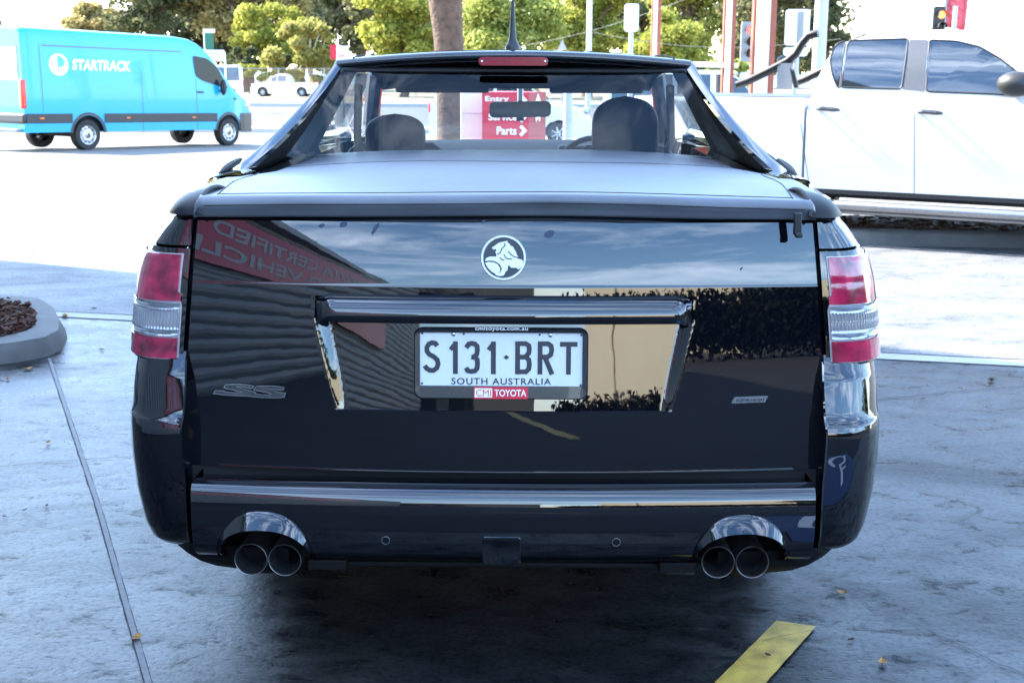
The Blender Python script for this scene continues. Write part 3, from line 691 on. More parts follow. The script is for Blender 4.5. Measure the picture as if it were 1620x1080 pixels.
mb = MB(); a = pp(749.5, 629.5); b = pp(836.0, 610.8); mb.prism([(a[0], a[1]), (b[0], a[1]), (b[0], b[1]), (a[0], b[1])], 0.0015, fn=lambda u, v, d=0: PF0(u, v, 0.0102+d))
sticker = mb.build('dealer_badge', 'logo_red', frame, smooth=False)
mb = MB(); a = pp(751.2, 627.4); b = pp(779.0, 612.8); mb.add([PF0(a[0], a[1], 0.0121), PF0(b[0], a[1], 0.0121), PF0(b[0], b[1], 0.0121), PF0(a[0], b[1], 0.0121)], [(0, 1, 2, 3)])
x0, y0_ = pp(782.5, 625.6); x1, y1_ = pp(833.5, 614.6); letters(mb, 'TOYOTA', x1-x0, y1_-y0_, lambda u, v, d=0: PF0(x0+u, y0_+v, 0.0123), bold=0.02)
x0b, y0b = pp(753.3, 625.6); x1b, y1b = pp(777.2, 614.8); letters(mb, 'CMI', x1b-x0b, y1b-y0b, lambda u, v, d=0: PF0(x0b+u, y0b+v, 0.0125), 1, bold=0.0)
mb.build('badge_lettering', ['logo_white', 'logo_red'], sticker, smooth=False, recalc=False)

# dried water marks on the upper face
for px_, py_, w_, h_, sd_ in ((594, 364, 0.010, 0.030, 1), (543, 358, 0.017, 0.014, 2), (869, 370, 0.024, 0.018, 3), (765, 352, 0.008, 0.010, 4), (508, 360, 0.014, 0.010, 5), (1172, 424, 0.005, 0.008, 6)):
    z_ = zrow(py_, .085); x_ = W(px_, py_, .10).x; f_ = tg_frame(x_, z_, False, 0.0012); rr_ = random.Random(sd_); mb = MB()
    mb.add([f_(w_*0.5*math.cos(k*math.pi/9)*rr_.uniform(.75, 1.1)+0.25*h_*math.sin(k*math.pi/9), h_*0.5*math.sin(k*math.pi/9)*rr_.uniform(.8, 1.1)) for k in range(18)], [tuple(range(18))]); mb.build('water_mark', 'smudge', tailgate, smooth=False)
# round lion emblem
ez = zrow(408, 0.075); ex = W(796.5, 408, .075).x; EF = tg_frame(ex, ez, False)
er = 36.2/2000*(W(796, 408, .075)-CAM).dot(fwd)
def em(X, Y): return ((X-740)/285*er, -(Y-525)/285*er)
mb = MB(); mb.prism([(er*0.97*math.cos(t*math.pi/24), er*0.97*math.sin(t*math.pi/24)) for t in range(48)], 0.003, fn=EF); emblem = mb.build('emblem', 'emblem_back', tailgate, smooth=False)
mb = MB(); rows = []
for rr, d in ((1.0, 0.0), (1.0, 0.004), (0.97, 0.0065), (0.90, 0.0065), (0.86, 0.0035), (0.86, 0.003)):
    rows.append([EF(er*rr*math.cos(t*math.pi/30), er*rr*math.sin(t*math.pi/30), d) for t in range(60)])
mb.grid(rows, closed=True)
lion = [(595, 402), (640, 370), (680, 340), (740, 325), (785, 315), (795, 340), (820, 355), (825, 375), (860, 385), (865, 405), (890, 440), (905, 480), (925, 518), (905, 530), (960, 545), (983, 562), (983, 620), (940, 660), (920, 667), (905, 647), (840, 648), (800, 612), (795, 640), (790, 682), (770, 692), (745, 745), (690, 752), (640, 738), (650, 715), (702, 710), (722, 660), (702, 612), (660, 582), (600, 567), (545, 576), (512, 562), (525, 532), (570, 512), (655, 510), (650, 475), (638, 450), (655, 435), (645, 412), (622, 425)]
mb.prism([em(*p) for p in lion], 0.0042, fn=lambda u, v, d=0: EF(u, v, 0.002+d))
mb.prism([em(*p) for p in [(512, 588), (560, 577), (620, 582), (668, 605), (698, 650), (702, 690), (688, 703), (640, 722), (600, 702), (548, 650)]], 0.0042, fn=lambda u, v, d=0: EF(u, v, 0.002+d))
mb.build('lion_ring', 'emblem_white', emblem, ang=40)
mb = MB()
for pts in ([(745, 342), (762, 370), (722, 410), (700, 462), (660, 485)], [(795, 440), (835, 485), (880, 515), (920, 520)], [(745, 485), (770, 525), (800, 540), (850, 535)], [(695, 520), (720, 550), (750, 555)], [(512, 575), (560, 566), (620, 570), (672, 595), (708, 645), (712, 690)]):
    mb.ribbon([em(*p) for p in pts], 0.0024, lambda u, v, d=0: EF(u, v, 0.0063+d), 0.0003)
mb.build('emblem_lines', 'emblem_back', emblem, smooth=False)

# SS badge and series badge
def inset_badge(name, poly, th, ins, mats, fn, extra=None):
    mb = MB(); mb.prism(poly, th, fn=fn); o = mb.build(name, mats, tailgate, smooth=False, recalc=True)
    return o
bz = zrow(626, .03); bx = W(397, 626, .07).x; SF = tg_frame(bx, bz, False, 0.001)
ks = (W(398, 626, .07)-CAM).dot(fwd)/2000
def ssp(X, Y): return ((330+X/10.8-397)*ks, (626-(600+Y/10.8))*ks)
SSP = [(90, 350), (120, 297), (255, 292), (300, 315), (400, 322), (540, 318), (590, 308), (275, 245), (305, 190), (420, 178), (540, 172), (680, 178), (805, 200), (780, 235), (700, 240), (600, 215), (495, 215), (640, 262), (815, 300), (825, 330), (920, 342), (1060, 340), (1105, 320), (800, 262), (840, 205), (930, 192), (1080, 187), (1200, 190), (1330, 212), (1310, 245), (1240, 252), (1150, 238), (1035, 236), (1200, 283), (1350, 310), (1330, 375), (1200, 390), (1000, 392), (800, 385), (680, 372), (500, 375), (250, 365)]
mb = MB(); mb.prism([ssp(*p) for p in SSP], 0.004, fn=SF); ssb = mb.build('model_badge', 'steel_dark', tailgate, smooth=False)
mb = MB(); mb.ribbon([ssp(*p) for p in SSP], 0.0018, lambda u, v, d=0: SF(u, v, 0.0042+d), 0.0008, closed=True); mb.build('badge_outline', 'chrome', ssb, smooth=False)
bz2 = zrow(635.5, .03); bx2 = W(1185, 635.5, .07).x; SF2 = tg_frame(bx2, bz2, False, 0.001)
def srp(X, Y): return ((1140+X/16.2-1185)*ks, (635.5-(610+Y/16.2))*ks)
q = [(268, 490), (345, 345), (1188, 325), (1115, 478)]
mb = MB(); mb.prism([srp(*p) for p in q], 0.003, fn=SF2); srb = mb.build('series_badge', 'chrome', tailgate, smooth=False)
mb = MB(); a = srp(350, 455); b = srp(990, 380); letters(mb, 'SERIES', b[0]-a[0], b[1]-a[1], lambda u, v, d=0: SF2(a[0]+u+v*0.35, a[1]+v, 0.0033), bold=0.03, spacing=1.1)
for X in (1000, 1060): mb.ribbon([srp(X, 450), srp(X+35, 365)], 0.0022, lambda u, v, d=0: SF2(u, v, 0.0034+d), 0.0002)
mb.build('badge_lettering', 'plate_ink', srb, smooth=False, recalc=False)

# ---- rear corners
OUT = [(345, 259), (360, 247), (390, 231), (402, 225), (430, 218), (470, 212.5), (520, 209.5), (565, 209), (600, 208.5), (650, 209.5), (700, 212), (750, 218), (800, 228), (840, 241), (856, 252), (866, 275)]
OUTZ = sorted((zrow(py, .20), abs(W(px, py, .20).x)) for py, px in OUT)
def wout(z): return lerp(OUTZ, z)
def side_x(y, z):
    b = 0.935-0.30*max(0, z-0.62)**2*1.15-0.25*max(0, 0.62-z)**2
    t = ss(0.25, 0.95, y); return wout(z)*(1-t)+b*t if y < 0.95 else b
def corner_pts(z, sgn, yi, xi, dep, n=16, yend=0.62, push=0.0, fade=1.0):
    w = wout(z)+push; pts = []
    for i in range(n+1):
        a = math.pi/2*i/n; e = 2/2.6
        pts.append(Vector((sgn*(xi+(w-xi)*math.sin(a)**e), yi-push+dep*(1-math.cos(a)**e), z)))
    y = yi+dep
    if yend:
        for k in range(1, 9):
            yy = y+(yend-y)*k/8; pts.append(Vector((sgn*(side_x(yy, z)+push), yy, z)))
    return pts
def gap_hw(z): return lerp(HWT, z)+0.0055
for sgn in (-1, 1):
    # upper cap and lamp surround belong to the body side; seam at py 391
    for nm, pa, pb in (('quarter_panel', 389.5, 345), ('quarter_panel', 568, 392)):
        mb = MB(); rows = []
        za, zb2 = zrow(pa, .13), zrow(pb, .15); nn = 14
        for i in range(nn+1):
            z = za+(zb2-za)*i/nn; xi = gap_hw(z); yi = lerp(TG, z)+0.085*xi*xi-0.004
            dep = 0.20+0.08*ss(zrow(400, .1), zrow(345, .1), z)
            r = [Vector((sgn*xi, yi+0.06, z))]+corner_pts(z, sgn, yi, xi, dep, n=22, yend=0.95); rows.append(r)
        rows = [[p+Vector((0, 0.012, 0.0)) for p in rows[0]]]+rows+[[p+Vector((-sgn*0.004, 0.014, 0.001)) for p in rows[-1]]]
        mb.grid(rows); mb.build(nm, 'black_paint', ute, ang=28)
    # tail lamp, wraps the corner and stands 6 mm proud
    lamp = MB(); za, zb2 = zrow(563, .13), zrow(402, .14)
    def lxi(z): return lerp([(za, abs(W(290.5, 562, .12).x)), (zb2, abs(W(295.0, 404, .12).x))], z)
    def lrow(z, push, n=40):
        xi0 = gap_hw(z); yi = lerp(TG, z)+0.085*xi0*xi0-0.004; dep = 0.20+0.08*ss(zrow(400, .1), zrow(345, .1), z)
        full = corner_pts(z, sgn, yi, xi0, dep, n=60, yend=0.40, push=push)
        x_s = lxi(z); full = [p for p in full if abs(p.x) > x_s or p.y > yi+0.1]
        d = [0]
        for p, q2 in zip(full, full[1:]): d.append(d[-1]+(q2-p).length)
        o = []
        Ltot = min(d[-1], 0.40)
        for i in range(n+1):
            s = Ltot*i/n; j = max(t for t in range(len(d)) if d[t] <= s+1e-9); j = min(j, len(full)-2)
            o.append(full[j].lerp(full[j+1], (s-d[j])/max(1e-9, d[j+1]-d[j])))
        return o
    bands = [(563, 530, 'red'), (528.5, 476.5, 'clear'), (475, 402, 'red')]
    mb = MB(); rows = [lrow(za-0.002+(zb2-za+0.004)*i/12, 0.003) for i in range(13)]
    rows = [[p+Vector((-sgn*0.0, 0.01, 0)) for p in rows[0]]]+rows+[[p+Vector((0, 0.012, 0)) for p in rows[-1]]]
    rows = [[r[0]+Vector((0, 0.012, 0))]+r for r in rows]
    mb.grid(rows); tl = mb.build('tail_light', 'lens_rim', ute, ang=30)
    for pa, pb, kind in bands:
        z0, z1 = zrow(pa, .13)+0.0012, zrow(pb, .135)-0.0012
        mb = MB(); rows = []; nz = 26 if kind == 'clear' else 14
        for i in range(nz+1):
            z = z0+(z1-z0)*i/nz; t = i/nz; r = []
            base_r = lrow(z, 0.007, 240)[2:]
            for j, p in enumerate(base_r):
                o = 0.0
                if kind == 'clear':
                    if 0.22 < t < 0.80: o = 0.0012*math.sin(j*2*math.pi/5.0)*(0.4 if abs(t-0.5) < 0.03 else 1)
                    else: o = 0.0024*math.sin(t*70+0.9*math.sin(j*0.06))
                elif t > 0.50 and pb == 402: o = 0.0015
                r.append(p+Vector((0, -o, 0)))
            rows.append(r)
        e0 = [p+Vector((0, 0.006, -0.001)) for p in rows[0]]; e1 = [p+Vector((0, 0.006, 0.001)) for p in rows[-1]]
        rows = [e0]+rows+[e1]; rows = [[r[0]+Vector((0, 0.006, 0))]+r for r in rows]
        mb.grid(rows); mb.build('red_lens' if kind == 'red' else 'clear_lens', 'red_lens' if kind == 'red' else 'clear_lens', tl, ang=60)

# ---- bumper: two tall corners and a centre section, one part
BC = [(884, 0.064), (879, 0.040), (868, 0.016), (845, 0.000), (790, -0.012), (720, -0.018), (684, -0.016), (672, -0.010), (668, -0.004), (660, 0.002), (640, 0.0115), (616, 0.023), (606, 0.028), (598, 0.034), (580, 0.046), (569, 0.053)]
mb = MB()
for sgn in (-1, 1):
    rows = []
    zc = [(zrow(py, .02), y) for py, y in BC]
    zl = []
    for (z0, y0), (z1, y1) in zip(zc, zc[1:]):
        for k in range(3): zl.append((z0+(z1-z0)*k/3, y0+(y1-y0)*k/3))
    zl.append(zc[-1])
    XI = sorted([(zrow(868, .02), abs(W(300, 868, .03).x)), (zrow(770, .02), abs(W(299, 770, .03).x)), (zrow(690, 0), abs(W(291, 690, .02).x)), (zrow(665, 0), abs(W(292, 665, .02).x)), (zrow(610, .05), abs(W(298.5, 610, .06).x)), (zrow(569, .06), abs(W(299.0, 569, .08).x))])
    for z, yc in zl:
        xi = lerp(XI, z)+0.001; yi = yc+0.028
        dep = 0.215+0.02*ss(0, 0.1, yc)
        r = [Vector((sgn*(xi-0.000), yi+0.14, z)), Vector((sgn*xi, yi+0.012, z)), Vector((sgn*(xi+0.003), yi+0.004, z))]
        r += corner_pts(z, sgn, yi, xi+0.008, dep, n=24, yend=0.78, push=-0.008); rows.append(r)
    lo = rows[0]; rows = [[p+Vector((-sgn*0.05, 0.05, 0.004)) for p in lo]]+rows+[[p+Vector((0, 0.02, 0.001)) for p in rows[-1]]]
    mb.grid(rows, flip=sgn > 0)
bumper_corner = mb
CP = [(757, 0.06), (760, 0.024), (763, -0.012), (766, -0.034), (769.5, -0.048), (774, -0.0595), (779, -0.0668), (787, -0.0722), (798, -0.0765), (815, -0.0800), (840, -0.0815), (862, -0.0800), (874, -0.0755), (880, -0.070), (884, -0.058), (887, -0.030), (888.5, 0.02), (889, 0.10)]
cpz = [(zrow(py, y), y) for py, y in CP]
hwc = abs(W(306, 800, -.03).x)
CPS = []
for (z0, y0), (z1, y1) in zip(cpz, cpz[1:]):
    kk = max(1, int(abs(z0-z1)/0.006))
    for k in range(kk): CPS.append((z0+(z1-z0)*k/kk, y0+(y1-y0)*k/kk))
CPS.append(cpz[-1])
AX = (abs(W(424, 850, 0).x)+abs(W(1165, 850, 0).x))/2
zarch0 = zrow(886, -.06); zarch1 = zrow(833, -.06); aw = 0.108
def arch_z(x):
    t = (abs(x)-AX)/aw
    if abs(t) >= 1: return -9
    return zarch0-0.02 + (zarch1-zarch0+0.02)*(1-abs(t)**2.4)**(1/2.0)
def bump_y(x, y, z):
    d = 0.0
    # flared eyebrow over each pair of tips
    return y+0.055*x*x+d
NXB = 220; rows = []
for z, y in CPS:
    rows.append([(hwc*(-1+2*i/NXB), bump_y(hwc*(-1+2*i/NXB), y, z), z) for i in range(NXB+1)])
vs = [p for r in rows for p in r]; fs = []
for i in range(len(rows)-1):
    for j in range(NXB):
        a, b, c, d = (i*(NXB+1)+j, i*(NXB+1)+j+1, (i+1)*(NXB+1)+j+1, (i+1)*(NXB+1)+j)
        x = (vs[a][0]+vs[b][0])/2; z = (vs[a][2]+vs[d][2])/2
        if z < arch_z(x): continue
        fs.append((a, b, c, d))
mb.add(vs, fs)
for sgn in (-1, 1):      # end cheeks of the centre section
    r = [Vector((sgn*hwc, bump_y(hwc, y, z), z)) for z, y in CPS]; mb.grid([r, [p+Vector((0, 0.12, 0)) for p in r]])
bumper = mb.build('bumper', 'black_paint', ute, ang=32)
# eyebrows: glossy rolled lips over the exhaust cut-outs, facing up and back
def bsurf(x, z):
    best = CPS[0]
    tab = sorted([(zz, yy) for zz, yy in CPS if yy < -0.03])
    return lerp(tab, z)+0.055*x*x
for sgn in (-1, 1):
    mb = MB(); rows = []
    for i in range(61):
        t = -1+2*i/60; x = sgn*AX+sgn*aw*1.04*t*-1
        env = max(0.0, 1-abs(t)**2.6)
        zb0 = zarch0-0.012+(zarch1-zarch0+0.012)*max(0, (1-abs(t)**2.4))**0.5
        hh = 0.010+0.024*env**0.8; r = []
        for k in range(9):
            s = k/8
            z = zb0+hh*s
            o = 0.004+0.026*(1-s)**1.15*env**0.6 if k < 8 else -0.001
            r.append(Vector((x, bsurf(x, z)-o, z)))
        r = [Vector((x, bsurf(x, zb0)+0.07, zb0+0.004)), Vector((x, bsurf(x, zb0)-0.012*env-0.004, zb0-0.002))]+r; rows.append(r)
    mb.grid(rows); mb.build('exhaust_surround', 'black_paint', bumper, ang=35)
# tow cover, sensors
tw = MB(); zt1, zt0 = zrow(848.5, -.08), zrow(884, -.07); xa, xb = W(763, 860, -.08).x, W(823.5, 860, -.08).x
TP = rrect(xb-xa, zt1-zt0+0.012, 0.006, cx=(xa+xb)/2, cy=(zt0+zt1)/2-0.006)
rows = []
for s, o in ((1.0, -0.001), (1.0, 0.0022), (0.975, 0.0034)):
    rows.append([Vector(((xa+xb)/2+(u-(xa+xb)/2)*s, bsurf(u, max(v, cpz[13][0]))-o, (zt0+zt1)/2+(v-(zt0+zt1)/2)*s)) for u, v in TP])
tw.grid(rows, closed=True); tw.add(rows[-1], [tuple(range(len(TP)))]); tw.build('tow_cover', 'black_paint', bumper, ang=30)
def sensor(p, nrm):
    mb = MB(); nrm = Vector(nrm).normalized(); o = Vector(p)
    mb.lathe([(-0.004, 0.0098), (0.0012, 0.0098), (0.0018, 0.0088), (0.0006, 0.0080)], o, nrm, 20)
    mb.lathe([(0.0006, 0.0080), (0.0012, 0.0074), (0.0014, 0.0001)], o, nrm, 20, 1)
    mb.build('parking_sensor', ['silver_grey', 'black_paint'], bumper)
for px in (610, 975):
    x = W(px, 856, -.08).x; z = zrow(856.5, -.08); sensor((x, bsurf(x, z), z), (0.11*-x*-1*0, -1, 0.02))
for px, py in ((246, 695), (1345, 705)):
    p = W(px, py, 0.045); sensor((p.x, p.y-0.004 if False else p.y, p.z), (0.25*(1 if px > 800 else -1), -1, 0.0))
# lower valance under the corners + diffuser strip
mb = MB()
for sgn in (-1, 1):
    rows = []
    for py, xo, y in ((862, 0.800, 0.05), (878, 0.797, 0.053), (890, 0.780, 0.068), (898, 0.750, 0.10), (902, 0.69, 0.15)):
        z = zrow(py, y); rows.append([Vector((sgn*0.50, y-0.03, z)), Vector((sgn*0.60, y-0.025, z)), Vector((sgn*(xo-0.06), y, z)), Vector((sgn*(xo-0.015), y+0.05, z)), Vector((sgn*xo, y+0.14, z)), Vector((sgn*xo, y+0.5, z))])
    mb.grid(rows)
mb.box((0, 0.06, zrow(891, 0.02)), (0.80, 0.10, 0.014))
for s_ in (-1, 1): mb.box((s_*0.405, 0.03, zrow(892, 0.0)), (0.09, 0.09, 0.026))
mb.build('valance', 'fin_black', ute, bevel=0.004)
mb = MB(); mb.box((0, 2.3, 0.36), (1.45, 4.3, 0.20)); mb.box((0, 0.16, 0.46), (1.36, 0.16, 0.20)); mb.build('underbody', 'gap_black', ute, smooth=False)
mb = MB(); p = W(1075, 892, .12); mb.box((p.x, p.y, p.z), (0.075, 0.02, 0.05)); mb.box((p.x, p.y+.03, p.z+.02), (0.05, 0.06, 0.04)); mb.build('exhaust_hanger', 'steel_dark', ute, bevel=0.006)
# exhaust tips
for px, py in ((397, 884.5), (450.5, 885.5), (1136, 889), (1190, 889)):
    p = W(px, py, -0.035); mb = MB(); ro = 26.5/2000*(p-CAM).dot(fwd)
    mb.lathe([(-0.30, ro*0.90), (-0.015, ro*0.98), (-0.004, ro), (0.0005, ro*0.985), (0.0012, ro*0.965), (0.0005, ro*0.945), (-0.006, ro*0.93)], p, (0, -1, 0.03), 40, 0)
    mb.lathe([(-0.006, ro*0.93), (-0.03, ro*0.90), (-0.24, ro*0.86), (-0.25, 0.001)], p, (0, -1, 0.03), 40, 1)
    mb.build('exhaust_tip', ['steel', 'steel_dark'], ute, ang=40)

# ---- body sides, bonnet, nose
YR, YF, RW = 1.13, 4.07, 0.37
def zarch(y):
    z = 0.27
    for yc in (YR, YF):
        d = abs(y-yc)
        if d < RW: z = max(z, 0.33+math.sqrt(RW*RW-d*d))
    return z
def nose(y): return 1-0.20*max(0, (y-4.1)/0.78)**2.2
def rail(y): return 1.118 if y < 2.1 else 1.105-0.035*ss(2.1, 3.7, y)-0.24*ss(3.75, 4.9, y)**1.2
ys = [0.80+0.02*i for i in range(1, 205)]; ys = [y for y in ys if y <= 4.88]
mb = MB()
for sgn in (-1, 1):
    rows = []
    for y in ys:
        z0 = zarch(y); z1 = rail(y); r = []
        r.append(Vector((sgn*(side_x(y, z0)-0.05)*nose(y), y, z0+0.01)))
        for k in range(15):
            z = z0+(z1-z0)*k/14; r.append(Vector((sgn*side_x(y, z)*nose(y), y, z)))
        for k in range(1, 6):
            a = math.pi/2*k/5; r.append(Vector((sgn*(side_x(y, z1)*nose(y)-0.03*(1-math.cos(a))-0.06*(k/5)**2), y, z1+0.012*math.sin(a))))
        rows.append(r)
    mb.grid(rows, flip=sgn < 0)
# bonnet and front
rows = []
for i in range(24):
    y = 3.72+(4.88-3.72)*i/23; hw = side_x(y, rail(y))*nose(y)-0.085; rows.append([Vector((hw*u, y, rail(y)-0.052+0.032*(1-u*u)*(1-ss(4.6, 4.88, y)*0.4)+0.03*ss(4.6,4.88,y))) for u in [-1+0.1*k for k in range(21)]])
mb.grid(rows)
y = 4.88; hw = side_x(y, 0.7)*nose(y)
rows = []
for z in (0.25, 0.4, 0.55, 0.7, 0.82, rail(4.88)+0.012):
    rows.append([Vector((u*(hw if z < 0.8 else hw-0.06), 4.88+0.12*(1-u*u)*(1-((z-0.5)/0.5)**2), z)) for u in [-1+0.1*k for k in range(21)]])
mb.grid(rows)
mb.build('body', 'black_paint', ute, ang=40)
for sgn in (-1, 1):      # bed side rails under the cover
    mb = MB(); rows = []
    for i in range(13):
        y = 0.30+(2.3-0.30)*i/12; xo = side_x(y, 1.11); rows.append([Vector((sgn*xo, y, 1.108)), Vector((sgn*(xo-0.02), y, 1.124)), Vector((sgn*0.70, y, 1.122)), Vector((sgn*0.70, y, 1.05))])
    mb.grid(rows); mb.build('bed_rail', 'black_paint', ute)
for sgn in (-1, 1):      # the small dark weather fins beside the sail bases
    pa = W(346, 272, 0.98) if sgn < 0 else W(1262, 277, 0.98); pb = W(381, 250, 1.38) if sgn < 0 else W(1231, 251, 1.38)
    mb = MB(); pts = [pa.lerp(pb, k/8)+Vector((0, 0, -0.004)) for k in range(9)]; mb.tube(pts, [0.002, 0.006, 0.010, 0.012, 0.013, 0.012, 0.011, 0.009, 0.005], 8); mb.build('rail_fin', 'fin_black', ute)
for sgn in (-1, 1):
    for yc, xo in ((YR, 0.80), (YF, 0.80)):
        mb = MB(); o = (sgn*xo, yc, 0.335)
        mb.lathe([(-0.24, 0.20), (-0.23, 0.30), (-0.19, 0.330), (-0.02, 0.332), (0.02, 0.30), (0.028, 0.245)], o, (sgn, 0, 0), 40); wh = mb.build('wheel', 'rubber', ute)
        mb = MB(); mb.lathe([(0.020, 0.246), (0.024, 0.236), (-0.01, 0.225), (-0.05, 0.20), (-0.06, 0.001)], o, (sgn, 0, 0), 40, 1)
        for k in range(5):
            a = k*2*math.pi/5; d = Vector((0, math.cos(a), math.sin(a))); c = Vector(o)+Vector((sgn*0.0, 0, 0))
            mb.tube([c+d*0.03+Vector((sgn*0.0, 0, 0)), c+d*0.15+Vector((sgn*0.002, 0, 0)), c+d*0.238+Vector((sgn*0.012, 0, 0))], [0.04, 0.024, 0.032], 8)
        mb.build('rim', ['alloy', 'steel_dark'], wh)

# ---- soft tonneau cover
TY0, TY1 = 0.115, 1.88
def ton_z(x, y):
    hw = 0.80; u = min(1, abs(x)/hw)
    z = 1.1485-0.010*ss(0.2, 1.8, y) - (0.010+0.022*ss(0.2, 1.5, y))*u**2.4
    z += 0.0016*math.sin(x*7+y*3)+0.0012*math.sin(y*9-x*4)
    return z
mb = MB(); rows = []; NX = 90
for i in range(61):
    y = TY1+(TY0-TY1)*i/60; hw = 0.690+0.055*ss(0.10, 0.30, y)+0.055*ss(0.25, 1.0, y); r = []
    for j in range(NX+1):
        x = hw*(-1+2*j/NX); r.append(Vector((x, y, ton_z(x, y))))
    z0 = r[0].z
    r = [Vector((-hw-0.010, y, z0-0.034)), Vector((-hw-0.008, y, z0-0.012))]+r+[Vector((hw+0.008, y, z0-0.012)), Vector((hw+0.010, y, z0-0.034))]
    rows.append(r)
last = rows[-1]
def wav(x): return 0.0025*math.sin(x*5.1+0.4)+0.0020*math.sin(x*11.3)+0.0012*math.sin(x*23)
zlip = last[len(last)//2].z
def drop(dy, dz, wv): return [Vector((p.x, p.y+dy+wav(p.x)*wv, max(p.z+dz, zlip-0.055))) for p in last]
rows += [drop(-0.006, -0.0010, .1), drop(-0.013, -0.004, .3), drop(-0.020, -0.009, .6), drop(-0.0245, -0.015, 1), drop(-0.0235, -0.022, 1.3), drop(-0.0185, -0.030, 1.4), drop(-0.0145, -0.038, 1.2), drop(-0.0125, -0.044, 0.9), drop(-0.0095, -0.0490, 0.6), drop(0.000, -0.0515, .2), drop(0.02, -0.052, 0)]
mb.grid(rows); ton = mb.build('tonneau_cover', 'vinyl', ute, ang=60)
mb = MB()
def seam(pts, r=0.0016):
    mb.tube([Vector((x, y, ton_z(x, y)+0.0008)) for x, y in pts], r, 6)
for s in (-1, 1):
    pts = [(s*(0.650+0.085*t-0.0*(t)), 0.20+0.86*t) for t in [k/12 for k in range(13)]]
    pts = [(s*0.655, 0.135), (s*0.660, 0.17), (s*0.672, 0.26), (s*0.70, 0.48), (s*0.72, 0.70), (s*0.728, 0.90), (s*0.745, 1.02), (s*0.79, 1.12)]
    seam(pts)
seam([(-0.66+1.32*k/30, 0.150) for k in range(31)], 0.0009)
seam([(-0.70+1.40*k/30, 1.25) for k in range(31)], 0.0007)
mb.tube([p+Vector((0, -0.0245+wav(p.x)*1.2, -0.0195)) for p in last[3:-3:4]], 0.0011, 6)
mb.build('seam', 'stitch', ton)
for sgn in (-1, 1):      # moulded corner caps
    mb = MB(); rows = []
    x_in, x_out = 0.690, abs(W(268, 322, .17).x)+0.004
    for i in range(15):
        t = i/14; x = x_in+(x_out-x_in)*t
        h = 0.046*max(0.0, 1-t**2.2)**0.6+0.002; dpt = 0.115*(1-0.5*t**4); yc = 0.205+0.03*t**2
        rows.append([Vector((sgn*x, yc-dpt*math.cos(a)*(1 if a < math.pi/2 else 1.6), 1.102-0.004*t+h*math.sin(a))) for a in [math.pi*k/14 for k in range(15)]])
    mb.grid(rows); mb.add(rows[0], [tuple(range(15))]); mb.build('corner_cap', 'cap_plastic', ton, ang=50)
    mb = MB(); mb.tube([Vector((sgn*(x_in-0.003), p.y, p.z+0.002)) for p in rows[0]], 0.005, 8); mb.build('cap_piping', 'stitch', ton)
# small strap latch hanging under the cover on the right
p = W(1262, 350, 0.075); mb = MB()
mb.box((p.x, p.y+0.0, p.z-0.006), (0.018, 0.010, 0.050)); mb.box((p.x+0.002, p.y-0.007, p.z-0.030), (0.016, 0.016, 0.012)); mb.build('strap_latch', 'black_plastic', ton, bevel=0.003)

# ---- cab
def roof_hw(y): return 0.645-0.02*ss(2.0, 3.2, y)
def roof_z(x, y): return 1.455+0.012*ss(2.0, 2.5, y)-0.03*ss(2.7, 3.2, y) + 0.034*(1-(x/roof_hw(y))**2)
mb = MB(); rows = []; US = [-1+2*i/60 for i in range(61)]
for dy, dz in ((0.06, -0.040), (0.025, -0.038), (0.010, -0.034), (0.001, -0.026), (-0.003, -0.018), (0.000, -0.010), (0.012, -0.003), (0.03, 0.0)):
    rows.append([Vector((roof_hw(2)*u, 1.955+dy, roof_z(roof_hw(2)*u, 2.0)+dz)) for u in US])
for i in range(1, 25):
    y = 1.985+(3.18-1.985)*i/24; rows.append([Vector((roof_hw(y)*u, y, roof_z(roof_hw(y)*u, y))) for u in US])
mb.grid(rows)
mb.build('roof', 'black_paint', ute, ang=50)
mb = MB()   # two pressed joints across the roof
for s in (-1, 1):
    mb.tube([Vector((s*(0.585-0.0*k), 1.97+0.1*k, roof_z(0.585, 2.0+0.1*k)+0.0015+0.004*(k > 0))) for k in range(12)], 0.0028, 6)
mb.tube([Vector((0.60*u, 2.06, roof_z(0.60*u, 2.06)+0.001)) for u in US], 0.002, 6)
mb.build('roof_joint', 'gap_black', ute)
# headliner + windscreen header with visors
mb = MB(); rows = []
for i in range(12):
    y = 2.03+(3.05-2.03)*i/11; d = 0.045+0.075*ss(2.5, 3.05, y); rows.append([Vector((0.60*u, y, roof_z(0.6*u, y)-d)) for u in US])
mb.grid(rows); mb.box((0, 3.06, 1.385), (1.16, 0.10, 0.10)); mb.build('headliner', 'headliner', ute)
for x in (-0.33, 0.36):
    mb = MB(); mb.box((x, 3.03, 1.338), (0.42, 0.025, 0.045)); mb.build('sun_visor', 'headliner', ute, bevel=0.01)
